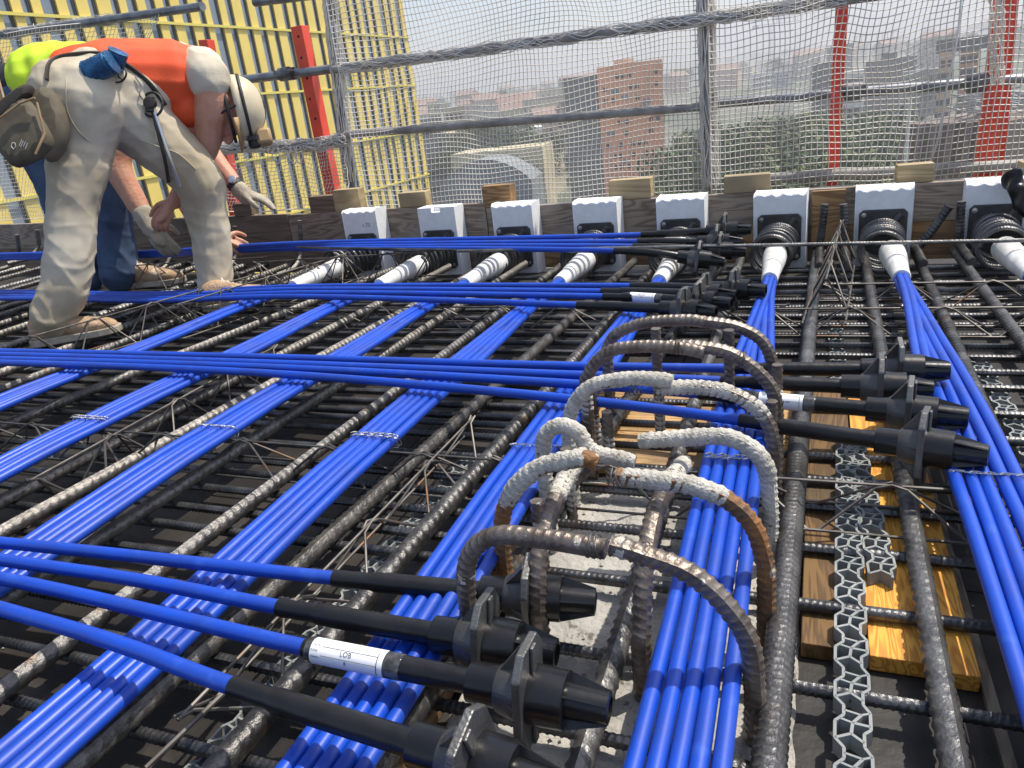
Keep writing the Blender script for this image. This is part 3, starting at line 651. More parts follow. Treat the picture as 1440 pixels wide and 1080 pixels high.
g1c((362,358,348,346), (890,346), (1012,352), 'third loose blue cable in front of the white blocks', R(10), 2.48)
g1c((364,360,350,352), (863,354), (981,364), 'lowest loose blue cable in front of the white blocks, held by the workers', R(-4), 2.40)
# ------------------------------------------------------------------ anchor blocks, plates and spirals
def coil_mesh():
    pts = []; n = 7.2; rnd = random.Random(3)
    for i in range(int(n*40)+1):
        a = 2*math.pi*i/40; r = .0645+.0012*math.sin(a*.37)+.0008*math.sin(a*2.3)
        pts.append(Vector((r*math.cos(a), -.012-.235*i/(n*40)-.003*math.sin(a*.5), r*math.sin(a))))
    mb = MB(); rebar(mb, pts, .0064, .0075, 8, samp=4); return mb.mesh('spiral', MT['bar_x'])
CM = coil_mesh(); MT['pen'] = mat('pen_mark', (.28, .30, .42), .8)
BXL = [-1.975, -1.585, -1.235, -.885, -.555, -.205, .127, .452]
wob = ['with a scribbled mark, leftmost of the row', 'with a square notch in its top', 'with a wavy cut top, beside a brown offcut', 'with a wavy cut top, under a grey offcut', 'behind the stacked black anchors', 'left of the warm brown upright timber', 'right of the warm brown upright timber', 'partly covered by black sheeting']
for i, xl in enumerate(BXL):
    xc = xl+.089; yf = EY(xc); rz = R(-4 if i > 4 else -2)
    t = thing('anchor_block', 'white foam anchor block '+wob[i], 'foam block', (xc, yf, 0), 'white foam anchor blocks along the edge board', (0, 0, rz))
    mb = MB(); nn = 14; hw = .089; hh = .266+.016*max(0, -xc); dp = .088; rnd = random.Random(i)
    o = 0
    if i == 1:     # notch cut into the top front
        mb.box((-hw, 0, 0), (-.022, dp, hh)); mb.box((-.0215, .03, 0), (.0215, dp, hh)); mb.box((.022, 0, 0), (hw, dp, hh)); mb.box((-.0215, .0005, 0), (.0215, .0295, hh-.02))
    else:
        for zz_ in range(2):
            pass
        # hot-wire cut block: wavy top front edge
        tops = [hh+.0035*math.sin(k*1.9+i)+rnd.uniform(-.002, .002) for k in range(nn+1)]
        for k in range(nn+1):
            x = -hw+2*hw*k/nn; mb.v += [Vector((x, 0, 0)), Vector((x, 0, tops[k]-.008)), Vector((x, .010, tops[k])), Vector((x, dp, hh+.002)), Vector((x, dp, 0))]
        for k in range(nn):
            a = 5*k
            for j in range(4): mb.f.append((a+j, a+5+j, a+6+j, a+1+j))
            mb.f.append((a+4, a+9, a+5, a))
        mb.f.append((4, 3, 2, 1, 0)); e = 5*nn; mb.f.append((e, e+1, e+2, e+3, e+4))
        mb.f = [tuple(reversed(f)) for f in mb.f]
    mb.build('foam_body', MT['foam'], t, smooth=False, bevel=.0025 if i != 1 else 0)
    mb = MB(); c = .012; pw, z0, z1 = .074, .03, .196
    mb.prism([(-pw+c, z0), (pw-c, z0), (pw, z0+c), (pw, z1-c), (pw-c, z1), (-pw+c, z1), (-pw, z1-c), (-pw, z0+c)], 0, .011, Matrix.Translation((0, -.0115, 0)) @ Matrix.Rotation(R(90), 4, 'Z') @ Matrix.Scale(1, 4))
    p = mb.build('anchor_plate', MT['foamplate'], t, smooth=False, bevel=.002)
    if i == 0:
        me = text_mesh('v.70', .026); mb = MB(); mb.v = [Vector((.03+v.co.x, -.0012, .232+v.co.y)) for v in me.vertices]; mb.f = [tuple(q.vertices) for q in me.polygons]; mb.build('pen_mark', MT['pen'], t, smooth=False)
    mb = MB(); mb.tube(spline([(.055, -.018, .180), (.03, -.021, .15), (.0, -.022, .115)], 5), [.0125]*11, 12); mb.build('grout_pipe', MT['foamplate'], p)
    for sx, sz in ((-.060, .180), (.060, .046), (-.060, .046)):
        mb = MB(); mm = Matrix.Translation((sx, -.0118, sz)) @ Matrix.Rotation(R(-90), 4, 'Z')
        mb.lathe([(0, .0085), (.002, .0085), (.0021, .0055), (.007, .0055), (.0075, .003)], 10, mm); mb.build('bolt', MT['bolt'], p)
    s = obj('spiral', CM, loc=(xc+[0, 0, 0, 0, 0, 0, .0, .0][i], yf-.013, .104), rot=(0, R(37*i), rz), label='black ribbed wire spiral round the white sleeve, '+['at the leftmost white block', 'at the notched white block', 'at the white block beside a brown offcut', 'at the white block under a grey offcut', 'at the white block behind the stacked anchors', 'left of the warm brown timber', 'right of the warm brown timber', 'beside the black sheeting'][i], cat='spiral', group='wire spirals in front of the anchor blocks')
# ------------------------------------------------------------------ edge boards and offcuts
def edge_board(xa, xb, m1, m2, lb, seam=None, h=.262):
    ya = EY(xa)+.092; yb = EY(xb)+.092; d = Vector((xb-xa, yb-ya, 0)); L = d.length
    t = thing('edge_board', lb, 'board', (xa, ya, 0), 'boards closing the deck edge', (0, 0, math.atan2(d.y, d.x)))
    mb = MB(); mb.box((0, 0, .1325), (L, .028, h)); mb.build('upper_plank', m1, t, smooth=False, bevel=.002)
    mb = MB(); mb.box((0, .002, 0.001), (L, .03, .131)); mb.build('lower_plank', m2, t, smooth=False, bevel=.002)
    mb = MB()
    for k in range(int(L/.3)): mb.lathe([(0, .003), (.0012, .003)], 8, Matrix.Translation((.15+k*.3+random.uniform(-.03, .03), -.0013, random.choice((.16, .23)))) @ Matrix.Rotation(R(90), 4, 'Z'))
    mb.build('nail_heads', MT['coupler'], t)
edge_board(-1.30, 1.45, MT['board2'], MT['board3'], 'weathered edge board behind the right-hand white blocks')
edge_board(-2.352, -1.304, MT['board2'], MT['board'], 'dark edge board behind the leftmost white blocks', h=.284)
edge_board(-4.35, -2.356, MT['board'], MT['board'], 'dark edge board behind the workers\' hands', h=.288)
edge_board(-7.5, -4.354, MT['board2'], MT['board'], 'grey-brown edge board behind the jeans-clad legs', h=.29)
mb = MB(); mb.box((-.055, -.02, .06), (.055, -.001, .258)); mb.build('upright_timber', MT['board3'], bevel=.002, smooth=False, loc=(.045, EY(.045)+.0915, 0), label='warm brown upright timber nailed to the edge board between white blocks', cat='timber')
for px0, px1, py0, py1, m, lb in ((437,470,274,291,'board','brown timber offcut on the edge board beside a taller one'), (472,503,265,290,'blockwood','taller timber offcut on the edge board by the red perforated post'),
        (563,598,269,288,'blockwood','small pale timber offcut behind the notched white block'), (680,718,259,283,'board3','brown timber offcut standing on the edge board between white blocks'),
        (857,915,250,275,'blockwood','wide grey timber offcut on the edge board under the orange tower'), (1018,1083,244,268,'blockwood','wide pale timber offcut left of the grey net post'),
        (1261,1315,229,259,'blockwood','pale timber offcut on the edge board by the red upright'), (330,352,285,296,'board','short brown timber offcut under the gloved hand'), (1434,1475,226,252,'blockwood','pale timber offcut at the end of the board by the black sheeting')):
    xm = PY((px0+px1)/2, py1, 3.0).x; yb = EY(xm)+.105; a = PY(px0, py1, yb); b = PY(px1, py0, yb); w = b.x-a.x; zt_ = .2632 if xm > -1.3 else (.2852 if xm > -2.354 else .2892); h = max(.045, b.z-zt_)
    mb = MB(); mb.box((0, 0, 0), (w, .06, h)); mb.build('timber_offcut', MT[m], bevel=.002, smooth=False, loc=(a.x, yb-.008, zt_), rot=(0, 0, R(random.uniform(-4, 4))), label=lb, cat='offcut', group='timber offcuts along the edge board')
# black sheeting at the right end
mb = MB(); pts = [PY(1422, 246, 2.80), PY(1432, 268, 2.76), PY(1450, 300, 2.70), PY(1480, 340, 2.62)]
mb.tube(spline(pts, 8), [(.035+.012*math.sin(i*.7), .022+.006*math.cos(i*.9)) for i in range(25)], 14)
mb.build('black_sheeting', MT['black'], label='rolled black sheeting draped over the end of the white blocks', cat='sheeting')
# ------------------------------------------------------------------ scaffold behind the edge board
def tube_thing(name, pts, r, m, lb, cat, group=None, n=14):
    mb = MB(); mb.tube(pts, r, n); return mb.build(name, m, label=lb, cat=cat, group=group)
def long(px0, py0, px1, py1, y0, y1, a=0.0, b=0.0):
    p = PY(px0, py0, y0); q = PY(px1, py1, y1); return [p-(q-p)*a, q+(q-p)*b]
YS = 3.42
gsc = 'scaffold tubes behind the edge board'
def coupler(p, lb):
    mb = MB()
    for d, m in ((.02, Matrix.Rotation(R(90), 4, 'Y')), (-.025, Matrix.Identity(4))):
        mb.lathe([(-.03, .029), (-.03, .034), (.03, .034), (.03, .029)], 14, Matrix.Translation(p+Vector((0, d, 0))) @ m)
    for s in (-1, 1):
        mb.lathe([(-.03, .008), (.03, .008)], 8, Matrix.Translation(p+Vector((s*.038, -.02, .01))) @ Matrix.Rotation(R(90), 4, 'Z'))
        mb.lathe([(-.036, .013), (-.024, .013)], 6, Matrix.Translation(p+Vector((s*.038, -.02, .01))) @ Matrix.Rotation(R(90), 4, 'Z'))
    mb.build('scaffold_coupler', MT['coupler'], label=lb, cat='coupler', group='scaffold couplers')
def post(px0, py0, px1, py1, y, r, m, lb, zb=-.9, zt=1.75):
    a = PY(px0, py0, y); b = PY(px1, py1, y); d = (a-b)/(a.z-b.z)
    return tube_thing('scaffold_post', [b+d*(zb-b.z), b, a, a+d*(zt-a.z)], r, m, lb, 'scaffold', 'upright scaffold posts')
post(992, 10, 999, 255, YS+.02, .025, MT['galv_old'], 'dusty upright scaffold post wrapped in net between two net panels')
post(464, 10, 492, 245, YS+.12, .023, MT['galv'], 'upright scaffold post with net wound round it beside the yellow building')
tube_thing('scaffold_tube', long(478, 97, 988, 27, YS+.06, YS-.03, .02, .42), .019, MT['galv_old'], 'upper scaffold tube wrapped in net, carrying the top of the net', 'scaffold', gsc)
tube_thing('scaffold_tube', long(480, 190, 995, 149, YS+.09, YS+.03, .0, .0), .019, MT['galv_old'], 'middle scaffold tube seen through the net before the orange tower', 'scaffold', gsc)
tube_thing('scaffold_tube', long(1000, 146, 1440, 111, YS+.16, YS+.16, .0, .3), .02, MT['galv'], 'middle scaffold tube between the grey post and the red uprights', 'scaffold', gsc)
tube_thing('scaffold_tube', long(1060, 252, 1440, 232, YS+.02, YS+.02, .1, .3), .0225, MT['galv_old'], 'low scaffold tube just above the edge board behind the net', 'scaffold', gsc)
tube_thing('scaffold_tube', long(-120, 66, 285, 9, 4.05, 3.78, .4, 0), .0235, MT['galv'], 'grey-green scaffold tube with an open end above the workers', 'scaffold', gsc)
tube_thing('scaffold_tube', long(352, 111, 500, 93, 3.62, 3.56, .25, 0), .0225, MT['galv'], 'grey scaffold tube with a coupler beside the red perforated post', 'scaffold', gsc)
tube_thing('scaffold_tube', long(358, 3, 430, -6, 3.8, 3.78, 0, 1.0), .0235, MT['galv'], 'end of a grey-green scaffold tube above the red perforated post', 'scaffold', gsc)
mb = MB(); mb.tube(spline([PY(300, 213, 3.62), PY(340, 205, 3.6), PY(400, 206, 3.58), PY(450, 203, 3.55), PY(490, 195, 3.5)], 6), .021, 12)
mb.build('scaffold_tube', MT['galv_old'], label='low scaffold tube behind the gloved hand, swathed in bundled net', cat='scaffold', group=gsc)
coupler(PY(405, 104, 3.58), 'steel coupler on the tube beside the red perforated post'); coupler(PY(1200, 128, YS+.12), 'steel coupler on the middle tube right of the red upright'); coupler(PY(1372, 117, YS+.12), 'steel coupler on the middle tube by the last red upright')
def red_post(px0, py0, px1, py1, y, w, lb, holes=False, ext=0.0):
    a = PY(px0, py0, y); b = PY(px1, py1, y); d = (a-b).normalized(); L = (a-b).length
    t = thing('red_upright', lb, 'upright', b, 'red steel uprights'); ups = Vector((1, 0, 0)); x = (ups-d*ups.dot(d)).normalized(); yv = d.cross(x)
    m = Matrix((x, yv, d)).transposed().to_4x4()
    mb = MB(); mb.box((-w/2, -w/2, -1.0), (w/2, w/2, L+ext)); o = mb.build('square_tube', MT['red'], t, smooth=False, bevel=.003); o.matrix_local = m
    if holes:
        mb = MB(); mb.lathe([(0, .007), (.001, .007)], 10, Matrix.Rotation(R(90), 4, 'Z')); hm_ = mb.mesh('bolt_hole', MT['hole'], False); k = 0; z = L-.05
        while z > 0:
            h = obj('bolt_hole', hm_, t); h.matrix_local = m @ Matrix.Translation((0.004*(-1)**k, -w/2-.0012, z)); z -= .1; k += 1
    return t
red_post(421, 37, 470, 275, 3.62, .066, 'tall bright red perforated steel upright before the yellow building', True)
red_post(290, 56, 330, 285, 3.75, .062, 'red steel upright partly hidden behind the helmeted worker', True)
red_post(1185, -10, 1170, 255, YS+.1, .046, 'red steel upright seen through the middle of the right net', False, .6)
red_post(1413, -10, 1382, 250, YS+.12, .062, 'red steel upright at the end of the right net', False, .6)
red_post(1427, -10, 1421, 60, YS+.5, .03, 'thin red upright behind the end of the net', False, .6)
# ------------------------------------------------------------------ safety nets
def net(fn, nu, nv, r, lb, su=4, sv=4, border=None, group='safety nets', drop=None):
    """fn(u, v) -> point; nu x nv meshes, every cord a thin tube"""
    mb = MB(); V = []
    g = [[fn(i/nu, j/nv) for i in range(nu+1)] for j in range(nv+1)]
    def cord(pts, rr):
        o = len(mb.v); N = len(pts)
        for i in range(N):
            T = (pts[min(i+1, N-1)]-pts[max(i-1, 0)]).normalized(); u = T.orthogonal().normalized() if False else Vector((0, -1, 0)); u = (u-T*u.dot(T)).normalized(); w = T.cross(u)
            for k in range(3):
                a = 2*math.pi*k/3; mb.v.append(pts[i]+u*(rr*math.cos(a))+w*(rr*math.sin(a)))
        for i in range(N-1):
            for k in range(3):
                a = o+i*3+k; b = o+i*3+(k+1) % 3; mb.f.append((a, b, b+3, a+3))
    for j in range(nv+1): cord(g[j], r*(2.2 if j in (0, nv) else 1))
    for i in range(nu+1): cord([g[j][i] for j in range(nv+1)], r*(2.0 if i in (0, nu) else 1))
    if border:
        for q in border: mb.tube(q, .004, 6)
    return mb.build('safety_net', MT['net'], label=lb, cat='net', group=group)
def netfn(xa, xb, za, zb, y, bulge, seed, sag=.0, slope=0.0):
    def f(u, v):
        x = xa+(xb-xa)*u; z = za+(zb-za)*v
        n1 = noise.noise((u*3.1+seed, v*2.3, seed)); n2 = noise.noise((u*2.7+seed+9, v*3.1, seed+4)); n3 = noise.noise((u*6+seed+19, v*5, seed+7))
        e = math.sin(math.pi*u)**.6; ev = math.sin(math.pi*min(1, v*1.0))**.5
        yy = y+bulge*e*ev*(1+.5*n1)+.045*n3*e+slope*u
        x += (.055*n1+.02*n3)*e*ev; z += (.06*n2+.025*n3)*ev - sag*e*(v) 
        return Vector((x, yy, z))
    return f
xA = PY(488, 200, YS).x; xB = PY(996, 200, YS).x; xC = PY(1436, 200, YS).x
net(netfn(xA, xB-.005, .20, 1.34, YS+.04, .06, 1.0, 0, -.04), 84, 50, .0021, 'pale safety net stretched between the grey posts before the orange tower')
net(netfn(xB+.012, xC+.03, .20, 1.30, YS-.02, -.07, 5.0, 0, .0), 56, 48, .0021, 'bulging pale safety net over the red uprights beside the grey post')
def left_net(u, v):
    a = PY(-110+330*u, 64-46*u, 4.02-.25*u); b = PY(-110+250*u, 320-20*u, 3.95-.2*u)
    p = a.lerp(b, v); p.y += .05*math.sin(u*9+v*4)+.04*noise.noise((u*5, v*6, 3)); p.x += .03*noise.noise((u*6, v*5, 8)); return p
net(left_net, 62, 46, .0017, 'loose safety net hanging from the open-ended tube behind the workers')
def low_net(u, v):
    a = PY(296+190*u, 210-12*u+4*math.sin(u*8), 3.6-.08*u); b = PY(280+215*u, 300-8*u, 3.52-.06*u)
    p = a.lerp(b, v); p.y += .03*math.sin(u*12)+.03*noise.noise((u*5, v*6, 13)); p.z += .012*math.sin(u*22)*(1-v); return p
net(low_net, 40, 18, .0017, 'low safety net hanging below the swathed tube behind the gloved hand')
# bunched net rolled over tubes: many strands following the tube
def bunch(path, r, n, lb, seed, knots=0):
    rnd = random.Random(seed); mb = MB(); rp, L = resample([Vector(p) for p in path], .02)
    for s in range(n):
        a0 = rnd.uniform(0, 6.28); tw = rnd.uniform(-14, 14); rr = rnd.uniform(.8, 1.25)*r; pts = []
        for i, p in enumerate(rp):
            a = a0+tw*i*.02+.5*math.sin(i*.7+s); q = rr*(1+.3*noise.noise((i*.21, s, seed)))
            pts.append(p+Vector((0, q*math.cos(a), q*math.sin(a))))
        mb.tube(pts, .0016, 4)
    for k in range(knots):
        p = rp[int(rnd.uniform(.1, .9)*len(rp))]; mb.tube(spline([p+Vector((0, -r, 0)), p+Vector((-.01, -r-.02, -.05)), p+Vector((.015, -r-.02, -.09)), p+Vector((.03, -r-.01, -.05)), p+Vector((.02, -r, 0))], 5), .003, 5)
    return mb.build('bunched_net', MT['net'], label=lb, cat='net', group='net gathered round the tubes')
bunch(long(480, 97, 988, 27, YS+.06, YS-.03, .0, .3), .022, 34, 'net gathered along the upper scaffold tube', 1)
bunch(long(-120, 66, 160, 26, 4.05, 3.87, 0, 0), .027, 34, 'net gathered along the open-ended tube above the workers', 2)
bunch(spline([PY(300, 213, 3.62), PY(340, 205, 3.6), PY(400, 206, 3.58), PY(450, 203, 3.55), PY(490, 195, 3.5)], 6), .03, 40, 'net gathered along the low tube behind the gloved hand, with hanging loops', 3, 3)
def vbunch(px0, py0, px1, py1, y, r, n, lb, seed):
    rnd = random.Random(seed); a = PY(px0, py0, y); b = PY(px1, py1, y); mb = MB()
    for s in range(n):
        a0 = rnd.uniform(0, 6.28); tw = rnd.uniform(-5, 5); pts = []
        for i in range(26):
            p = a.lerp(b, i/25); an = a0+tw*i/25; q = r*rnd.uniform(.95, 1.2)*(1+.5*abs(noise.noise((i*.25, s*.3, seed))))
            pts.append(p+Vector((q*math.cos(an), q*math.sin(an), 0)))
        mb.tube(pts, .0018, 4)
    mb.build('bunched_net', MT['net'], label=lb, cat='net', group='net gathered round the tubes')
vbunch(992, -12, 999, 262, YS+.02, .028, 44, 'net gathered down the dusty grey post', 4)
vbunch(462, -12, 493, 255, YS+.12, .028, 44, 'net gathered down the post beside the yellow building', 5)
vbunch(1402, -10, 1402, 120, YS-.02, .018, 22, 'net gathered down the end of the bulging net', 6)
mb = MB(); mb.tube(spline([PY(1165, -5, YS-.12), PY(1150, 40, YS-.13), PY(1130, 110, YS-.13), PY(1090, 200, YS-.11), PY(1050, 262, YS-.08)], 8), .0035, 6)
mb = MB(); mb.tube(spline([PY(1352, -5, YS-.12), PY(1345, 60, YS-.14), PY(1330, 130, YS-.14), PY(1318, 200, YS-.12), PY(1300, 245, YS-.06)], 8), .0035, 6)
mb.build('net_rope', MT['net'], label='pale rope threaded down the bulging net', cat='rope')
# ------------------------------------------------------------------ ground and hills
MT['land'] = mat('city_ground', (0.10, 0.115, 0.07), 0.95, 0, (0.16, 0.15, 0.12), .02, c3=(0.06, 0.08, 0.035), scale3=.06, lo3=.5, hi3=.62)
def terrain(x, y):
    d = math.hypot(x, y)
    h = GROUND + 16*smoothstep(130, 520, d) + 30*smoothstep(500, 2400, d)
    h += 6*noise.noise((x*.004, y*.004, 0))*smoothstep(150, 500, d) + 38*(.5+noise.noise((x*.0009, y*.0009, 4)))*smoothstep(700, 2200, d)
    return h
mb = MB(); na, nr = 96, 46
for j in range(nr+1):
    rr = 3.0*(880.0**(j/nr)) if j else 0.0
    for i in range(na+1):
        a = R(-115+230*i/na); x, y = rr*math.sin(a), rr*math.cos(a); mb.v.append(Vector((x, y, terrain(x, y))))
for j in range(nr):
    for i in range(na):
        a = j*(na+1)+i; mb.f.append((a+1, a, a+na+1, a+na+2))
mb.build('terrain', MT['land'], kind='structure')
# ------------------------------------------------------------------ yellow striped building on the left
MT['yel'] = mat('yellow_panel', (0.74, 0.57, 0.15), 0.5, 0, (0.68, 0.52, 0.13), .6)
MT['yel2'] = mat('yellow_band', (0.66, 0.56, 0.12), 0.5)
MT['bgrey'] = mat('blue_grey_panel', (0.17, 0.215, 0.27), 0.4, 0, (0.22, 0.26, 0.31), .5)
MT['slot'] = mat('dark_slot', (0.035, 0.038, 0.045), 0.5)
XC = -24.0
e0 = PX(583, 130, XC).y; eL = PX(-40, 100, XC).y
yb = thing('yellow_building', 'tall building clad in vertical yellow and blue-grey stripes behind the workers', 'building', (XC, e0, GROUND))
zt = 22.0
mb = MB(); mb.box((-26, -48, 0), (0, -.15, zt-GROUND)); mb.build('wall', MT['bgrey'], yb, smooth=False)
rnd = random.Random(11); y = -.02
pmesh = {}
while y > -(e0-eL)-6:
    w = rnd.choice((.36, .42, .42, .5, .62)); k = round(w, 2)
    if k not in pmesh:
        mb = MB(); mb.box((0, -k, 0), (.09, 0, zt-GROUND)); pmesh[k] = mb.mesh('yellow_panel', MT['yel'], False)
    obj('yellow_panel', pmesh[k], yb, loc=(.02, y, 0))
    mb2 = pmesh.get('slot')
    if mb2 is None:
        mb = MB(); mb.box((0, -.1, 0), (.03, 0, zt-GROUND)); pmesh['slot'] = mb2 = mb.mesh('dark_slot', MT['slot'], False)
    obj('dark_slot', mb2, yb, loc=(.012, y-w-.003, 0))
    y -= w + rnd.choice((.38, .44, .5, .6))
for k in range(-8, 9):
    z = PX(380, 131, XC).z + k*(PX(380, 42, XC).z-PX(380, 131, XC).z)
    if z > zt: continue
    mb = MB(); mb.box((.115, -46, -.05), (.19, .06, .05)); mb.build('yellow_band', MT['yel2'], yb, smooth=False, loc=(0, 0, z-GROUND))
# ------------------------------------------------------------------ city buildings
CMAT = {}
def cm(name, c, r=.8):
    if name not in CMAT: CMAT[name] = mat('facade_'+name, c, r, 0, tuple(x*.82 for x in c), .25)
    return CMAT[name]
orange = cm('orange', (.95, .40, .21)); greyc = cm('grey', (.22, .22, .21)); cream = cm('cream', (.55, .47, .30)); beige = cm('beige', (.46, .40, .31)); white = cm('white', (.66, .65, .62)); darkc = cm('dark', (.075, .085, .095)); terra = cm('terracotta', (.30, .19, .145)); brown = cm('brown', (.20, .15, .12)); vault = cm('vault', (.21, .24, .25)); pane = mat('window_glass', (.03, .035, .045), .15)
def at(px, py, d):
    r = ray(px, py); h = math.hypot(r.x, r.y); return CAMP + r*(d/h)
def block(name, pxl, pxr, pyt, d, depth, m, lb, cat='building', zb=None, roof=None, dl=0.0, group=None, top=None):
    """box whose front face spans the two picture columns at the distance d"""
    a = at(pxl, pyt, d+dl); b = at(pxr, pyt, d); zt = b.z if top is None else top
    a = Vector((a.x, a.y, 0)); b = Vector((b.x, b.y, 0)); w = (b-a).length; base = terrain((a.x+b.x)/2, (a.y+b.y)/2)-3 if zb is None else zb
    t = thing(name, lb, cat, (a.x, a.y, base), group, (0, 0, math.atan2(b.y-a.y, b.x-a.x)))
    mb = MB(); mb.box((0, 0, 0), (w, depth, zt-base)); mb.build('wall', m, t, smooth=False)
    t['w'] = w; t['h'] = zt-base; t['dp'] = depth
    if roof:
        mb = MB(); mb.box((-.3, -.3, zt-base+.005), (w+.3, depth+.3, zt-base+.5)); mb.build('roof', roof, t, smooth=False)
    return t
def windows(t, cols, rows, z0, z1, ww, wh, prob=1.0, seed=0, one=False, x0=.06, x1=.94, m=None):
    rnd = random.Random(seed); w = t['w']; me = None; mbj = MB()
    for i in range(cols):
        for j in range(rows):
            if rnd.random() > prob: continue
            x = w*(x0+(x1-x0)*(i+.5)/cols)+rnd.uniform(-.1, .1); z = z0+(z1-z0)*(j+.5)/rows
            if one: mbj.box((x-ww/2, -.05, z-wh/2), (x+ww/2, .05, z+wh/2))
            else:
                if me is None:
                    b = MB(); b.box((-ww/2, -.06, -wh/2), (ww/2, .05, wh/2)); me = b.mesh('window', m or pane, False)
                obj('window', me, t, loc=(x, 0, z))
    if one:
        o = mbj.build('windows', m or pane, t, smooth=False, kind='stuff')
# orange tower with its grey flank
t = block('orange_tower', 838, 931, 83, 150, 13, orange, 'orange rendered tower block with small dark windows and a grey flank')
for ch in t.children: ch.data.materials.append(greyc)
w = t['w']; h = t['h']
mb = MB(); mb.box((-6.5, .4, 0), (-.01, 12, h-1.2)); mb.build('grey_flank', greyc, t, smooth=False)
mb = MB(); mb.box((w*.26, 5, h+.01), (w*.58, 9, h+.9)); mb.build('roof_box', cream, t, smooth=False)
windows(t, 9, 13, h-27, h-1, .7, .75, .36, 5)
rnd = random.Random(4)
for k in range(12):
    mb = MB(); mb.box((-.7, -.1, -.4), (.7, .02, .4)); mb.build('grey_shutter', cm('shutter', (.33, .30, .29)), t, smooth=False, loc=(w*rnd.uniform(.1, .9), 0, h-rnd.uniform(2, 26)))
t = block('cream_block', 621, 652, 149, 210, 14, cream, 'cream apartment block with a grid of windows behind the net'); windows(t, 4, 7, t['h']-19, t['h']-1, .9, 1.3, .95, 2)
t = block('cream_wing', 620, 640, 186, 190, 10, cream, 'low cream wing in front of the cream apartment block'); windows(t, 3, 3, t['h']-9, t['h']-1, .9, 1.2, .8, 3)
t = block('gable_house', 703, 733, 152, 260, 12, cream, 'cream gabled house among roofs on the hillside'); w = t['w']; h = t['h']
mb = MB(); mb.prism([(-.5, h), (12.5, h), (6, h+4)], -.5, w+.5); mb.build('roof', terra, t, smooth=False); windows(t, 3, 3, h-9, h-1, 1, 1.4, .9, 4)
for k, (a, b, c, d, m, lb) in enumerate(((783,803,162,230,beige,'small beige house left of the grey flank of the orange tower'), (806,828,160,235,beige,'beige house nearly touching the grey tower flank'), (743,762,178,215,white,'pale narrow house right of the vaulted hall roof'), (600,616,142,300,cream,'tall pale house at the foot of the yellow building'),
        (575,620,165,170,greyc,'dark grey block beside the striped yellow facade'), (660,700,176,240,beige,'beige terrace behind the vaulted hall'), (1055,1112,98,420,white,'long pale apartment terrace left of the red upright'), (1143,1172,86,260,darkc,'dark office block beside the red upright'), (1172,1216,98,250,white,'white office wing with dark window bands'),
        (1163,1200,60,420,greyc,'tall grey tower under construction behind the red upright'), (1218,1290,78,300,darkc,'broad dark building with a stepped roof beyond the net'), (1240,1262,72,305,darkc,'dark rooftop plant block on the broad building'), (1268,1330,95,280,greyc,'grey building between the dark block and the brick one'), (1318,1392,48,200,darkc,'dark cantilevered top storeys above the brick blocks'))):
    t = block('city_building', a, b, c, d, 14 if d < 400 else 25, m, lb, group='buildings beyond the net', zb=(at(1350, 72, 200).z if k == 13 else None))
    if k in (6, 8): windows(t, 12, 4, t['h']-12, t['h']-1, 1.0, 1.2, 1, k, True)
    elif k not in (13,): windows(t, 5, 5, t['h']-16, t['h']-1, 1.1, 1.3, .85, k, True)
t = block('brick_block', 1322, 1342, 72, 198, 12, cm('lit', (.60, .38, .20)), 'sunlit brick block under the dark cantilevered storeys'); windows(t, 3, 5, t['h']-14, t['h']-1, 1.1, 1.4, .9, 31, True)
t = block('brick_block', 1352, 1378, 66, 202, 12, cm('lit2', (.55, .27, .13)), 'orange-brown brick block with dark windows beside the last red upright'); windows(t, 3, 5, t['h']-14, t['h']-1, 1.1, 1.4, .9, 32, True)
t = block('hill_block', 1420, 1470, 62, 500, 30, greyc, 'grey apartment slab on the hill right of the net'); windows(t, 5, 6, t['h']-22, t['h']-2, 2, 1.6, .9, 33, True)
# vaulted hall
a = at(636, 232, 130); b = at(764, 222, 126); dv = Vector((b.x-a.x, b.y-a.y, 0)); w = dv.length
t = thing('vaulted_hall', 'hall with a grey vaulted roof framed by a cream gable', 'building', (a.x, a.y, GROUND-1), None, (0, 0, math.atan2(dv.y, dv.x)))
hz = a.z-GROUND; n = 22
mb = MB(); poly = [(w*.02, 0)]+[(w*.02+w*.96*k/n, hz-1.6+3.6*math.sin(math.pi*k/n)**.8) for k in range(n+1)]+[(w*.98, 0)]
mb.v = [Vector((x, yy, z)) for yy in (-9, 0) for x, z in poly]; m_ = len(poly); mb.f = [tuple(range(m_)), tuple(range(2*m_-1, m_-1, -1))]+[(i, m_+i, m_+(i+1) % m_, (i+1) % m_) for i in range(m_)]
mb.build('vault_roof', vault, t, smooth=False)
mb = MB(); mb.box((0, .01, 0), (w, 9, hz+2.6)); mb.build('cream_gable', cream, t, smooth=False)
mb = MB(); mb.box((w*.02, -15, 0), (w*.9, -9.2, hz-6)); mb.build('forecourt_roof', terra, t, smooth=False)
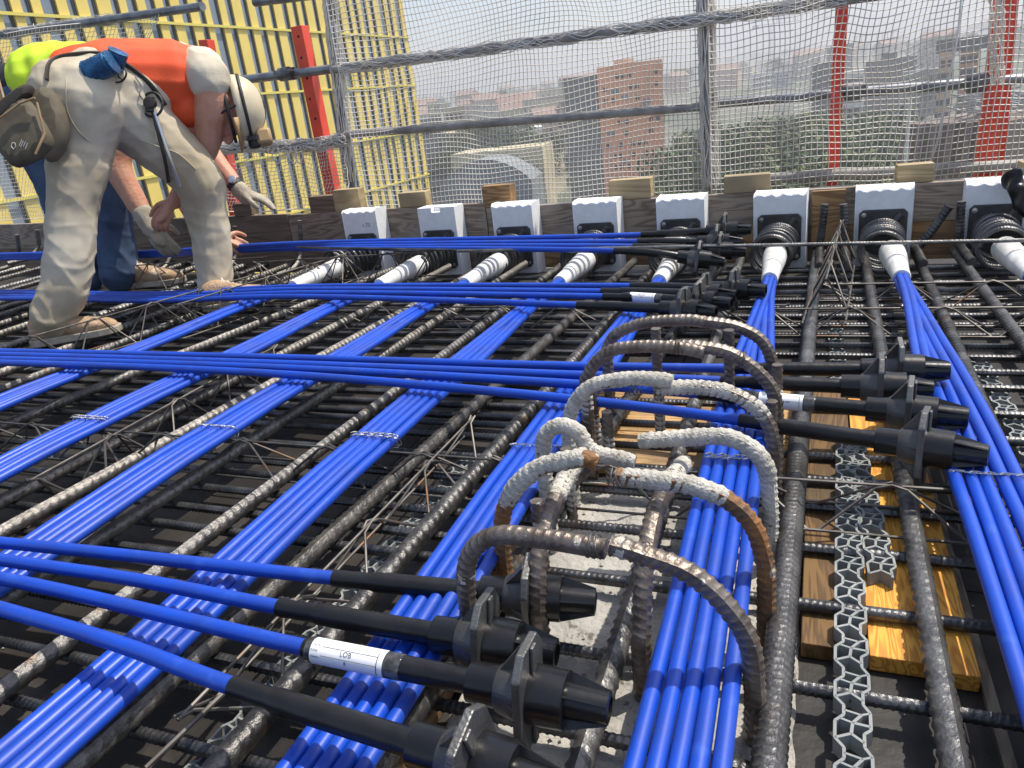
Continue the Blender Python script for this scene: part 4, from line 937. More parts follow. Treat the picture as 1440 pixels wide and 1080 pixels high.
# brown building site on the right
t = block('building_site', 1268, 1420, 170, 60, 20, brown, 'brown half-built structure below the last red uprights', dl=4)
mb = MB(); rnd = random.Random(2); w, h = t['w'], t['h']
for k in range(70): 
    x = rnd.uniform(.35, .9)*w; yy = rnd.uniform(.5, 6); an = rnd.uniform(-.4, .4)
    mb.box((-rnd.uniform(.4, 1.4), -.05, -.06), (rnd.uniform(.4, 1.4), .05, .06), Matrix.Translation((x, yy, h+.1+rnd.uniform(0, 1.6))) @ Matrix.Rotation(an, 4, 'Z') @ Matrix.Rotation(rnd.uniform(-.3, .3), 4, 'Y'))
mb.build('scaffold_pile', cm('pile', (.40, .40, .39)), t, smooth=False, kind='stuff')
for k in range(6):
    mb = MB(); mb.box((w*(.03+.155*k), -.4, 0), (w*(.03+.155*k)+.35, -.01, h)); mb.build('column', cm('col', (.26, .20, .17)), t, smooth=False)
mb = MB(); p = at(1276, 190, 58); mb.tube([(p.x, p.y, p.z-8), (p.x, p.y, at(1276, 140, 58).z)], .12, 8); mb.build('white_pole', white, label='white pole rising from the brown building site', cat='pole')
# cranes
def crane(px, py, d, lb, m, jib, s):
    b = at(px, py, d); t = thing('tower_crane', lb, 'crane', (b.x, b.y, terrain(b.x, b.y)-2), 'tower cranes'); z = b.z-terrain(b.x, b.y)+2
    mb = MB()
    for dx in (-1, 1):
        for dy in (-1, 1): mb.box((dx*.9-.15, dy*.9-.15, 0), (dx*.9+.15, dy*.9+.15, z))
    for k in range(int(z/2.2)): mb.box((-.9, -1.0, k*2.2), (.9, -.85, k*2.2+.2))
    mb.build('mast', m, t, smooth=False)
    mb = MB(); mb.box((-14, -.7, z), (jib, -.5, z+.4)); mb.box((-14, .5, z), (jib, .7, z+.4)); mb.box((-2, -.15, z+4), (jib*.8, .15, z+4.3)); mb.box((-14, -1, z-2), (-10, 1, z+.5))
    for k in range(int(jib/3)): mb.box((k*3, -.15, z), (k*3+.3, .15, z+3.9))
    o = mb.build('jib', m, t, smooth=False); o.rotation_euler = (0, 0, s)
crane(1086, 34, 620, 'pale tower crane standing against the hazy sky', white, 42, .4)
crane(1203, 62, 560, 'orange tower crane beside the tall grey tower', cm('crane', (.62, .36, .1)), 30, .1)
# ------------------------------------------------------------------ distant small houses
def house_proto(k):
    rnd = random.Random(k); w, d, h = rnd.uniform(9, 20), rnd.uniform(9, 14), rnd.uniform(6, 17); mb = MB(); me = None
    mb.box((-w/2, -d/2, -6), (w/2, d/2, h)); nf = len(mb.f)
    if k % 2: mb.prism([(-d/2-.4, h+.01), (d/2+.4, h+.01), (0, h+3)], -w/2-.4, w/2+.4)
    else: mb.box((-w/2-.2, -d/2-.2, h+.01), (w/2+.2, d/2+.2, h+.6))
    nr_ = len(mb.f); c = int(w/3)
    for i in range(c):
        for j in range(int(h/3)):
            x = -w/2+w*(i+.5)/c; z = 1.6+j*3; mb.box((x-.55, -d/2-.06, z-.75), (x+.55, -d/2+.05, z+.75))
    me = bpy.data.meshes.new('distant_house'); me.from_pydata([tuple(v) for v in mb.v], [], mb.f); me.update()
    for m in ([cream, beige, white, cm('rose', (.5, .34, .26)), greyc, beige][k % 6], terra if k % 2 else greyc, pane): me.materials.append(m)
    for i, p in enumerate(me.polygons): p.material_index = 0 if i < nf else (1 if i < nr_ else 2)
    return me
HP = [house_proto(k) for k in range(8)]
rnd = random.Random(99); spots = []
for k in range(1600):
    a = R(rnd.uniform(-62, 16)); d = 200*(9**rnd.random()) if k % 3 else rnd.uniform(190, 420); x, y = d*math.sin(a), d*math.cos(a)
    if a > R(-14) and d < 480: continue
    if any((x-q[0])**2+(y-q[1])**2 < (20+d*.015)**2 for q in spots): continue
    spots.append((x, y))
    if len(spots) >= 210: break
for x, y in spots:
    d = math.hypot(x, y); k = rnd.randrange(8)
    obj('distant_house', HP[k], loc=(x, y, terrain(x, y)), rot=(0, 0, math.atan2(-x, y)+rnd.uniform(-.6, .6)), label='hazy distant house among the roofs and trees beyond the net', cat='house', group='distant houses on the hillsides')
# ------------------------------------------------------------------ trees
MT['leaf'] = [mat('leaf_a', (.04, .078, .015), .7, 0, (.06, .10, .022), .4), mat('leaf_b', (.07, .10, .02), .7, 0, (.10, .125, .03), .4), mat('leaf_c', (.025, .052, .014), .7, 0, (.04, .07, .02), .4)]
MT['bark'] = mat('bark', (.08, .06, .045), .9)
def tree_proto(seed, h, leaf):
    rnd = random.Random(seed); t = bpy.data.objects.new('city_tree', None)
    mb = MB(); mb.tube([(0, 0, -2), (.1, 0, h*.3), (-.1, .1, h*.62)], [h*.03, h*.022, h*.008], 7); tr = mb.mesh('trunk', MT['bark'])
    cl = [(Vector((rnd.gauss(0, h*.17), rnd.gauss(0, h*.17), h*(.58+rnd.uniform(-.25, .28)))), rnd.uniform(.10, .19)*h) for _ in range(15)]
    mb = MB()
    for c, r in cl:
        mb2 = 130
        for k in range(mb2):
            v = Vector((rnd.gauss(0, 1), rnd.gauss(0, 1), rnd.gauss(0, 1))).normalized()*r*rnd.uniform(.55, 1.06); v.z *= .8; p = c+v
            s = rnd.uniform(.16, .34)*h/14; n = (v.normalized()+Vector((rnd.gauss(0, .5), rnd.gauss(0, .5), rnd.gauss(0, .5)))).normalized(); u = n.orthogonal().normalized(); w = n.cross(u); o = len(mb.v)
            mb.v += [p+u*s, p+w*s*.7, p-u*s, p-w*s*.7]; mb.f.append((o, o+1, o+2, o+3))
    return tr, mb.mesh('crown', leaf, False)
TP = [tree_proto(i, 14, MT['leaf'][i % 3]) for i in range(5)]
def tree(x, y, s, k, lb, gr, z=None):
    t = thing('city_tree', lb, 'tree', (x, y, terrain(x, y)-.3 if z is None else z), gr); t.scale = (s, s, s); t.rotation_euler = (0, 0, rnd.uniform(0, 6.28))
    obj('trunk', TP[k][0], t); obj('crown', TP[k][1], t)
for k in range(46):       # the wooded slope behind the right-hand net
    px = rnd.uniform(1000, 1262); py = rnd.uniform(138, 235); d = 62+ (235-py)*.75+rnd.uniform(-6, 6)
    top = at(px, py, d); z0 = terrain(top.x, top.y); s = max(.6, (top.z-z0)/14.5)
    tree(top.x, top.y, min(s, 1.6), k % 5, 'broad-leaved tree on the wooded slope behind the right-hand net', 'trees on the wooded slope', top.z-14.0*min(s, 1.6))
for k in range(40):
    px = rnd.choice((rnd.uniform(640, 765), rnd.uniform(968, 1000), rnd.uniform(600, 765))); py = rnd.uniform(165, 262); d = 105+(262-py)*1.2+rnd.uniform(-8, 8)
    if 620 < px < 772 and py > 185: d = 165+rnd.uniform(0, 30); py = rnd.uniform(165, 195)
    top = at(px, py, d); tree(top.x, top.y, rnd.uniform(.7, 1.1), k % 5, 'hazy tree between the orange tower and the vaulted hall', 'trees around the orange tower', top.z-13)
for k in range(60):
    a = R(rnd.uniform(-60, 16)); d = rnd.uniform(260, 900); x, y = d*math.sin(a), d*math.cos(a)
    tree(x, y, rnd.uniform(.8, 1.4), k % 5, 'small hazy tree among the distant houses', 'trees among the distant houses')
# ------------------------------------------------------------------ haze
mb = MB(); mb.box((-2700, -1200, GROUND-12), (2700, 2700, 110)); hz = mb.build('haze', None, smooth=False, label='pale haze lying over the city', cat='haze', kind='stuff')
hm = bpy.data.materials.new('haze'); hm.use_nodes = True; n_ = hm.node_tree.nodes; n_.clear()
pv = n_.new('ShaderNodeVolumePrincipled'); pv.inputs['Color'].default_value = (1, 1, 1, 1); pv.inputs['Density'].default_value = .0011; pv.inputs['Anisotropy'].default_value = .2
ou = n_.new('ShaderNodeOutputMaterial'); hm.node_tree.links.new(pv.outputs[0], ou.inputs['Volume']); hz.data.materials.clear(); hz.data.materials.append(hm)
# ------------------------------------------------------------------ people
from mathutils.bvhtree import BVHTree
MT['skin'] = mat('skin', (.56, .29, .19), .55, 0, (.50, .22, .13), 14, bump=.25, bscale=90)
MT['trouser'] = mat('work_trousers', (.56, .50, .385), .9, 0, (.50, .44, .33), 7, bump=.12, bscale=420, c3=(.36, .29, .185), scale3=3.4, lo3=.42, hi3=.68)
MT['shirt'] = mat('cream_shirt', (.60, .54, .42), .9, 0, (.54, .48, .36), 9, bump=.2, bscale=220)
MT['vest'] = mat('orange_vest', (.86, .10, .02), .7, 0, (.80, .085, .018), 7, bump=.15, bscale=260)
MT['vest_y'] = mat('yellow_vest', (.58, .80, .03), .7, 0, (.5, .7, .03), 7)
MT['jeans'] = mat('jeans', (.035, .065, .13), .85, 0, (.055, .095, .17), 7, bump=.3, bscale=240, c3=(.02, .035, .07), scale3=9, lo3=.55, hi3=.7)
MT['navy'] = mat('dark_top', (.015, .018, .025), .85)
MT['glove'] = mat('knit_glove', (.50, .45, .36), .95, 0, (.38, .33, .25), 22, bump=.8, bscale=300)
MT['glove_palm'] = mat('glove_palm', (.16, .16, .14), .8, 0, (.26, .25, .22), 30)
MT['shoe'] = mat('worn_shoe', (.42, .28, .17), .85, 0, (.30, .19, .11), 14, bump=.5, bscale=120, c3=(.50, .42, .32), scale3=24, lo3=.56, hi3=.66)
MT['sole'] = mat('shoe_sole', (.40, .35, .28), .85, 0, (.26, .22, .17), 20)
MT['lace'] = mat('laces', (.62, .58, .5), .9)
MT['helmet'] = mat('helmet_shell', (.64, .56, .38), .4, 0, (.56, .48, .32), 8)
MT['strap'] = mat('black_strap', (.015, .015, .016), .6)
MT['tan'] = mat('tan_peak', (.42, .28, .13), .6, 0, (.3, .19, .09), 12)
MT['hair'] = mat('grey_hair', (.30, .26, .21), .8, 0, (.2, .17, .14), 60)
MT['leather'] = mat('tool_pouch', (.085, .07, .042), .75, 0, (.115, .095, .06), 30, bump=.08, bscale=200, c3=(.14, .115, .07), scale3=9, lo3=.5, hi3=.75)
MT['leather_d'] = mat('pouch_dark', (.035, .028, .02), .7)
MT['reel'] = mat('blue_wire_reel', (.02, .09, .20), .35, .6, (.04, .16, .32), 40, bump=.5, bscale=120)
MT['chrome'] = mat('steel_tool', (.55, .55, .54), .3, 1)
MT['dtool'] = mat('dark_tool', (.05, .045, .04), .45, .5)
def capsule(mb, pts, radii, n=14, sub=5):
    """rounded tapering limb through the points"""
    P = spline(pts, sub) if len(pts) > 2 else [Vector(pts[0]).lerp(Vector(pts[1]), i/sub) for i in range(sub+1)]
    Rr = []
    for i in range(len(pts)-1):
        for k in range(sub):
            t = k/sub; t = t*t*(3-2*t); a, b = radii[i], radii[i+1]
            if isinstance(a, tuple) or isinstance(b, tuple):
                a = a if isinstance(a, tuple) else (a, a); b = b if isinstance(b, tuple) else (b, b); Rr.append((a[0]+(b[0]-a[0])*t, a[1]+(b[1]-a[1])*t))
            else: Rr.append(a+(b-a)*t)
    Rr.append(radii[-1])
    d0 = (P[0]-P[1]).normalized(); d1 = (P[-1]-P[-2]).normalized()
    f = lambda r, s: (r[0]*s, r[1]*s) if isinstance(r, tuple) else r*s
    m = lambda r: (r[0]+r[1])/2 if isinstance(r, tuple) else r
    head = [P[0]+d0*m(Rr[0])*math.sin(a) for a in (1.45, 1.1, .6)]; hr = [f(Rr[0], math.cos(a)) for a in (1.45, 1.1, .6)]
    tail = [P[-1]+d1*m(Rr[-1])*math.sin(a) for a in (.6, 1.1, 1.45)]; tr = [f(Rr[-1], math.cos(a)) for a in (.6, 1.1, 1.45)]
    mb.tube(head+P+tail, hr+Rr+tr, n)
def flesh(name, parts, m, parent, voxel=.009, it=6, wrinkle=None, thing_=None):
    mb = MB()
    for pts, rad in parts: capsule(mb, pts, rad)
    me = mb.mesh('tmp', None, False); o = bpy.data.objects.new('tmp', me); COL.objects.link(o)
    r = o.modifiers.new('r', 'REMESH'); r.mode = 'VOXEL'; r.voxel_size = voxel
    s = o.modifiers.new('s', 'SMOOTH'); s.iterations = it; s.factor = .5
    bpy.context.view_layer.update(); dg = bpy.context.evaluated_depsgraph_get(); out = bpy.data.meshes.new_from_object(o.evaluated_get(dg)); bpy.data.objects.remove(o)
    if wrinkle:
        nn = [v.normal.copy() for v in out.vertices]
        for v, n in zip(out.vertices, nn): v.co += n*wrinkle(v.co)
    out.name = name; out.materials.clear(); out.materials.append(m); out.polygons.foreach_set('use_smooth', [True]*len(out.polygons)); out.update()
    return obj(name, out, parent)
def bvh(*objs):
    vs, fs = [], []
    for o in objs:
        k = len(vs); vs += [o.matrix_world @ v.co if o.parent is None else v.co.copy() for v in o.data.vertices]; fs += [tuple(k+i for i in p.vertices) for p in o.data.polygons]
    return BVHTree.FromPolygons(vs, fs)
def hit(tree, px, py, off=0.0, default=3.1):
    r = ray(px, py); h = tree.ray_cast(CAMP, r)
    return (h[0]-r*off) if h[0] is not None else PD(px, py, default)
RI = (ROT @ Vector((1, 0, 0))).normalized(); UP = (ROT @ Vector((0, 1, 0))).normalized(); AW = (ROT @ Vector((0, 0, -1))).normalized()
def J(l): return [PD(*p) for p in l]
def hand_parts(w, d, side, nrm, curl, s=1.0, spread=.3, thumb=1):
    """palm and five fingers; d: fingers' direction, side: towards the thumb, nrm: back of the hand"""
    d = d.normalized(); side = (side-d*side.dot(d)).normalized(); nrm = (nrm-d*nrm.dot(d)-side*nrm.dot(side)).normalized(); P = []
    P.append(([w, w+d*.045*s, w+d*.082*s], [(.018*s, .026*s), (.016*s, .036*s), (.014*s, .038*s)]))
    for k in range(4):
        o = side*(.027-.0185*k)*s; L = (.070, .078, .073, .058)[k]*s; b = w+d*.078*s+o; dd = (d+side*spread*(.12-.09*k)).normalized(); pts = [b-d*.02*s, b]
        a = 0; p = b
        for j, f in enumerate((.45, .32, .25)):
            a += curl*(.55, .75, .6)[j]*(1+.12*k); p = p+(dd*math.cos(a)-nrm*math.sin(a))*L*f; pts.append(p)
        P.append((pts, [.0095*s, .0098*s, .0088*s, .0082*s, .007*s]))
    b = w+d*.02*s+side*.022*s; t1 = b+(d*.6+side*.75-nrm*.25).normalized()*.036*s; t2 = t1+(d*.9+side*.3-nrm*.3).normalized()*.03*s; t3 = t2+(d*.95+side*.05-nrm*.4).normalized()*.024*s
    P.append(([w+d*.01*s+side*.01*s, b, t1, t2, t3], [.013*s, .0135*s, .0115*s, .0098*s, .008*s])); return P
def shoe(parent, heel, toe, up=Vector((0, 0, 1)), s=1.0, m=None, lb=None):
    d = (toe-heel); L = d.length; d.normalized(); d = d.normalized(); side = up.cross(d).normalized()
    prof = [(0, .030, .060), (.03, .036, .082), (.10, .037, .092), (.22, .036, .098), (.34, .037, .09), (.46, .040, .072), (.60, .046, .058), (.75, .048, .050), (.88, .042, .042), (.96, .030, .030), (1.0, .012, .018)]
    mb = MB(); n = 18
    for x, w, h in prof:
        for k in range(n):
            a = 2*math.pi*k/n; yy = w*math.copysign(abs(math.cos(a))**.8, math.cos(a)); zz = h*.5+h*.5*math.copysign(abs(math.sin(a))**.75, math.sin(a))
            mb.v.append(heel+d*(x*L)+side*yy*s+up*(zz*s+.012))
    for i in range(len(prof)-1):
        for k in range(n): a = i*n+k; b = i*n+(k+1) % n; mb.f.append((a, a+n, b+n, b))
    mb.f.append(tuple(range(n))); mb.f.append(tuple(range((len(prof)-1)*n, len(prof)*n))[::-1])
    o = mb.build('shoe', m or MT['shoe'], parent); sb = o.modifiers.new('s', 'SUBSURF'); sb.levels = 1; sb.render_levels = 1
    mb = MB(); outl = [(-.02, .026), (.0, .034), (.1, .041), (.3, .041), (.45, .043), (.62, .05), (.78, .051), (.9, .045), (.98, .033), (1.03, .012)]
    pts = [(x, w) for x, w in outl]+[(x, -w) for x, w in reversed(outl)]; k0 = len(pts)
    for z in (0, .024): mb.v += [heel+d*(x*L)+side*(w*s)+up*z for x, w in pts]
    mb.f.append(tuple(range(k0))); mb.f.append(tuple(range(2*k0-1, k0-1, -1))); mb.f += [(i, k0+i, k0+(i+1) % k0, (i+1) % k0) for i in range(k0)]
    so_ = mb.build('sole', MT['sole'], o, smooth=False, bevel=.003)
    mb = MB()
    for k in range(5):
        x = .3+.065*k; h = .094-.012*k
        for q in (-1, 1): mb.tube([heel+d*(x*L)-side*.022*q*s+up*(h*.86*s+.012), heel+d*((x+.02)*L)+up*(h*1.03*s+.014), heel+d*((x+.045)*L)+side*.022*q*s+up*(h*.84*s+.012)], .0022, 5)
    mb.build('laces', MT['lace'], o)
    return o
def folds(ax, amp=.006, f=26, seed=0.0, lat=5.0):
    ax = ax.normalized()
    def w(p):
        q = ax*(p.dot(ax)); r = p-q; s = p.dot(ax)*f
        return amp*(noise.noise((s, r.x*lat+seed, r.y*lat+r.z*lat))+.5*noise.noise((s*1.9, r.x*lat*1.5+seed+7, r.z*lat*1.6)))
    return w
# ---- the worker in front: orange vest, pale trousers
w1 = thing('person', 'worker in orange vest and stained pale trousers bending over with a tool pouch', 'person', (0, 0, 0))
hd = PD(319, 154, 3.19)
crown = (RI*.90+UP*.22+AW*.25).normalized(); nose = (UP*-.93+RI*.18+AW*.1); nose = (nose-crown*nose.dot(crown)).normalized(); lat = crown.cross(nose).normalized()
arm_n = J([(296,112,3.14),(297,150,3.13),(291,200,3.17),(268,248,3.27),(246,283,3.31)])
arm_f = J([(284,115,3.45),(270,190,3.5),(258,268,3.52),(290,320,3.53),(313,336,3.53)])
body = [(arm_n, [.058, .060, .050, .042, .031]), (arm_f, [.065, .055, .046, .040, .030]),
        (J([(140,120,3.2),(210,110,3.22),(280,108,3.28)]), [.11, .12, .11]), (J([(285,108,3.27),(305,125,3.25)])+[hd], [.07, .062, .06]),
        (J([(125,150,3.1),(105,290,3.06),(75,445,3.05)]), [.08, .05, .04]), (J([(170,150,3.17),(275,250,3.14),(303,400,3.13)]), [.08, .05, .04])]
body += [([hd-crown*.035, hd+crown*.045], [(.088, .072), (.092, .075)]), ([hd-crown*.07+nose*.035, hd-crown*.02+nose*.05], [.045, .055]), ([hd-crown*.085+nose*.06, hd-crown*.08+nose*.05], [.025, .03]),
         ([hd+nose*.085+crown*.012, hd+nose*.115-crown*.022], [.010, .014]), ([hd+nose*.085-crown*.012+lat*.012, hd+nose*.085-crown*.012-lat*.012], [.014, .014]),
         ([hd+nose*.082+crown*.028+lat*.03, hd+nose*.082+crown*.028-lat*.03], [.012, .012]), ([hd+nose*.09-crown*.055+lat*.018, hd+nose*.09-crown*.055-lat*.018], [.009, .009])]
for s in (-1, 1): body.append(([hd+lat*s*.078-nose*.012+crown*.015, hd+lat*s*.084-nose*.02-crown*.022], [.012, .014]))
hdir = (arm_n[-1]-arm_n[-2]); body += hand_parts(arm_n[-1], PD(226,308,3.29)-arm_n[-1], RI*-1+UP*.2, RI*.3+UP*.5-AW, .75, 1.0)
body += hand_parts(arm_f[-1], PD(334,345,3.54)-arm_f[-1], UP+RI*.2, AW*-1+UP*.4, .95, .95)
sk = flesh('body', body, MT['skin'], w1, .005, 2)
legA = J([(122,140,3.10),(112,220,3.07),(101,300,3.04),(100,350,3.03),(90,405,3.03),(75,438,3.05),(73,446,3.05)])
legB = J([(168,150,3.17),(222,197,3.15),(276,250,3.12),(290,300,3.13),(298,345,3.13),(303,392,3.13),(303,402,3.13)])
pw = folds(Vector((.3, .1, 1)), .0075, 17, 1.0, 13.0)
def ridgef(p, s): return (1-abs(noise.noise(p*s)))**4
def pwr(p):
    q = Vector((p.x*1.0+p.z*.35, p.y, p.z*.55+p.x*.3)); e = Vector((p.x*.55, p.y*.55, p.z*1.7+p.x*.5))
    z = p.z; k = .55+.6*smoothstep(.5, .2, z)
    return .0085*(ridgef(q+Vector((3, 1, 2)), 9)-.35)*k+.0035*(ridgef(e+Vector((7, 0, 1)), 10)-.35)*k+.0018*noise.noise(p*30)
def pwr_old(p):
    a = pw(p); z = p.z; k = .45+.75*smoothstep(.55, .25, z)+.5*math.exp(-((z-.62)/.12)**2); return a*k+.0035*noise.noise(p*14)
pants = flesh('trousers', [(legA, [.135, .100, .080, .079, .074, .068, .068]), (legB, [.138, .110, .090, .077, .068, .061, .062]),
    (J([(104,138,3.13),(150,138,3.18)]), [.142, .15]), (J([(130,126,3.16),(165,120,3.2)]), [.138, .128]), (J([(150,130,3.17),(195,132,3.2)]), [.142, .13])], MT['trouser'], w1, .006, 8, pwr)
vw = lambda p: .005*(ridgef(Vector((p.x*.6, p.y*.6, p.z)), 9)-.35)
vest = flesh('vest', [(J([(112,108,3.19),(160,107,3.2),(210,107,3.22),(245,110,3.23)]), [.104, .122, .128, .136]), (J([(225,117,3.22),(250,138,3.22),(262,148,3.2)]), [.12, .100, .082])], MT['vest'], w1, .008, 6, vw)
shirt = flesh('t_shirt', [(J([(232,111,3.25),(262,109,3.25),(285,107,3.25)]), [.124, .122, .09]), (J([(281,100,3.2),(291,107,3.15),(294,113,3.14)]), [.088, .080, .078]), (J([(285,104,3.36),(292,125,3.42)]), [.09, .08]), (J([(285,103,3.27),(297,112,3.26)]), [.08, .066])], MT['shirt'], w1, .007, 9, lambda p: .007*(ridgef(Vector((p.x, p.y, p.z*.5)), 12)-.35))
h0 = G(48, 487, .07); t0 = G(132, 471, .07); d_ = (t0-h0).normalized(); shoe(w1, h0, h0+d_*.275)
h0 = G(288, 437, .07); shoe(w1, h0, h0+Vector((.2, .17, 0)).normalized()*.27)
# helmet
mb = MB(); hc = hd+crown*.034; n = 28; rows = 9
for j in range(rows+1):
    a = R(92)*j/rows
    for k in range(n):
        b = 2*math.pi*k/n; rr = math.sin(a); ridge = .006*max(0, math.cos(2*b))**4*math.sin(a*2)
        mb.v.append(hc+crown*(.096*math.cos(a)+ridge)+nose*(.116*rr*math.cos(b))+lat*(.102*rr*math.sin(b)))
for j in range(rows):
    for k in range(n): a = j*n+k; b = j*n+(k+1) % n; mb.f.append((a, b, b+n, a+n))
mb.f.append(tuple(range(n))); hel = mb.build('helmet', MT['helmet'], w1); so2 = hel.modifiers.new('s', 'SOLIDIFY'); so2.thickness = .004
mb = MB(); o = 0
for j in range(4):
    for k in range(11):
        b = R(-62+124*k/10); e = .128+.011*j*(1-.35*abs(b)); mb.v.append(hc-crown*(.004+.005*j)+nose*(e*math.cos(b))+lat*((.112+.012*j)*math.sin(b)))
for j in range(3):
    for k in range(10): a = j*11+k; mb.f.append((a, a+1, a+12, a+11))
pk = mb.build('peak', MT['tan'], hel); so3 = pk.modifiers.new('s', 'SOLIDIFY'); so3.thickness = .004
mb = MB(); ring = [hc+crown*.03+nose*(.115*math.cos(2*math.pi*k/32))*1.0+lat*(.101*math.sin(2*math.pi*k/32)) for k in range(33)]; mb.tube(ring, (.004, .010) if False else .0065, 8, False)
ring = [hc+crown*(.101*math.sin(R(a)))+nose*(.119*math.cos(R(a))) for a in range(5, 178, 8)]; mb.tube(ring, .005, 6)
ring = [hc-crown*.03+nose*(.118*math.cos(2*math.pi*k/32))+lat*(.104*math.sin(2*math.pi*k/32)) for k in range(33)]; mb.tube(ring, .006, 8, False)
mb.tube(spline([hc+lat*.105+nose*.02, hd+lat*.08+nose*.05-crown*.06, hd+nose*.07-crown*.12, hd-lat*.08+nose*.05-crown*.06, hc-lat*.105+nose*.02], 6), .005, 6)
mb.build('strap', MT['strap'], hel)
mb = MB(); mm = Matrix((nose, lat, crown)).transposed().to_4x4(); mm.translation = hc+nose*.128+crown*.035
mb.lathe([(-.01, .022), (.012, .024), (.024, .02), (.026, .012)], 14, mm); mb.box((-.014, -.03, -.02), (.002, .03, .02), mm); mb.build('head_lamp', MT['strap'], hel)
mb = MB(); mm.translation = hc+nose*.118+crown*.075; mb.box((-.03, -.03, -.03), (.03, .03, .028), mm); mb.build('lamp_case', MT['tan'], hel, bevel=.012)
mb = MB(); 
hp = flesh('hair', [([hd-nose*.055+crown*.0, hd-nose*.05-crown*.05], [.045, .03]), ([hd+lat*.058-nose*.02-crown*.0, hd+lat*.055-nose*.03-crown*.04], [.028, .018]), ([hd-lat*.058-nose*.02-crown*.0, hd-lat*.055-nose*.03-crown*.04], [.028, .018])], MT['hair'], w1, .006, 2, lambda p: .004*noise.noise(p*120))
# belt, pouch, reel and tools, laid on the clothes
T1 = bvh(pants, vest)
def on(l, off): return [hit(T1, a, b, off) for a, b in l]
mb = MB(); mb.tube(spline(on([(66,112),(68,92),(80,82),(105,77),(142,76),(172,88),(195,104),(214,122),(232,148)], .006), 6), [(.009, .005)]*49, 8); mb.build('belt', MT['leather_d'], w1)
mb = MB(); mb.tube(spline(on([(96,86),(93,120),(94,150),(104,175),(122,196),(150,216)], .0015), 6), .0022, 5); mb.build('seam', MT['trouser'], pants)
mb = MB(); mb.tube(spline(on([(196,196),(222,206),(250,216),(275,238)], .0015), 6), .0022, 5); mb.build('seam', MT['trouser'], pants)
pc = PD(38, 174, 2.98); px_ = (RI*.96-UP*.18).normalized(); pz = (UP*.92+RI*.30).normalized(); pz = (pz-px_*pz.dot(px_)).normalized(); py_ = pz.cross(px_); pm_ = Matrix((px_, py_, pz)).transposed().to_4x4(); pm_.translation = pc
po = bpy.data.objects.new('tool_pouch', None); COL.objects.link(po); po.parent = w1
def pouch(outl, d0, d1, m, nm, par):
    mb = MB(); k = len(outl)
    for yy, sc in ((d0, .93), ((d0*2+d1)/3, 1.0), ((d0+2*d1)/3, 1.0), (d1, .9)): mb.v += [pm_ @ Vector((x*sc, yy, z*sc)) for x, z in outl]
    mb.f.append(tuple(range(k))); mb.f.append(tuple(range(4*k-1, 3*k-1, -1)))
    for j in range(3): mb.f += [(j*k+i, (j+1)*k+i, (j+1)*k+(i+1) % k, j*k+(i+1) % k) for i in range(k)]
    o = mb.build(nm, m, par, smooth=True); s = o.modifiers.new('s', 'SUBSURF'); s.levels = 1; s.render_levels = 1
    return o
sc_ = 2.98/FPX*.93
def pl(l): return [((x-44)*sc_, -(y-176)*sc_) for x, y in l]
pouch(pl([(5,208),(8,196),(24,162),(30,152),(38,146),(48,148),(66,166),(84,188),(86,198),(70,216),(48,231),(40,233),(30,222),(16,214)]), -.05, .03, MT['leather'], 'pouch_pocket', po)
pouch(pl([(40,142),(52,122),(70,130),(86,158),(92,178),(88,205),(74,222),(60,200),(48,165)]), -.02, .06, MT['leather'], 'pouch_back', po)
pouch(pl([(4,172),(20,150),(38,132),(46,128),(50,140),(36,158),(16,184),(6,190)]), -.048, .02, MT['leather_d'], 'pouch_rim', po)
mb = MB(); mb.tube([pm_ @ Vector((x*sc_*1.0, -.062, z)) for x, z in ((-32, -.055), (-14, -.005), (4, .045), (20, .07))], [(.0035, .004)]*4, 6); mb.tube([pm_ @ Vector((x*sc_, -.05, z)) for x, z in ((20, .06), (36, -.03), (30, -.10))], .004, 6); mb.build('pouch_seam', MT['tan'], po)
mb = MB()
for k in range(7): a = pm_ @ Vector(((-22-3*k)*sc_, -.02+.008*k, .03)); mb.tube([a, a+pz*.10-px_*(.05+.008*k)], .004, 6)
mb.build('rod', MT['tan'], po)
bpy.context.view_layer.update(); dg_ = bpy.context.evaluated_depsgraph_get(); pk_ = [c for c in po.children if c.name.startswith('pouch_pocket')][0].evaluated_get(dg_); pme = pk_.to_mesh()
TP_ = BVHTree.FromPolygons([v.co.copy() for v in pme.vertices], [tuple(q.vertices) for q in pme.polygons])
mb = MB()
for l in (((17,201),(16,206),(19,210),(22,206),(21,201),(17,201)), ((27,205),(31,196)), ((29,207),(33,198)), ((33,206),(36,199)), ((36,209),(39,201))):
    mb.tube([hit(TP_, a, b, .0012, 2.93) for a, b in l], .0013, 5)
mb.build('pouch_mark', MT['lace'], po)
rc = hit(T1, 143, 94, .035); ra = (RI*.92+UP*.36+AW*-.1).normalized()
m_ = frame(rc-ra*.055, ra); mb = MB(); mb.lathe([(0, .012), (.002, .038), (.006, .040), (.007, .034)]+[(.007+.007*k, .037+.0022*(k % 2)) for k in range(12)]+[(.092, .034), (.093, .04), (.097, .038), (.099, .012)], 20, m_); rl = mb.build('wire_reel', MT['reel'], w1)
rc2 = hit(T1, 163, 84, .03); mb = MB(); mb.lathe([(-.03, .02), (-.028, .032)]+[(-.024+.006*k, .030+.002*(k % 2)) for k in range(9)]+[(.03, .033), (.032, .02)], 18, frame(rc2, (UP*.8+RI*.5-AW*.4))); mb.build('wire_reel', MT['reel'], w1)
mb = MB(); c = hit(T1, 163, 104, .012); mb.tube([c+RI*(.038*math.cos(a*.2618))+UP*(.026*math.sin(a*.2618))-AW*.006*math.cos(a*.5236) for a in range(25)], .0032, 6, False)
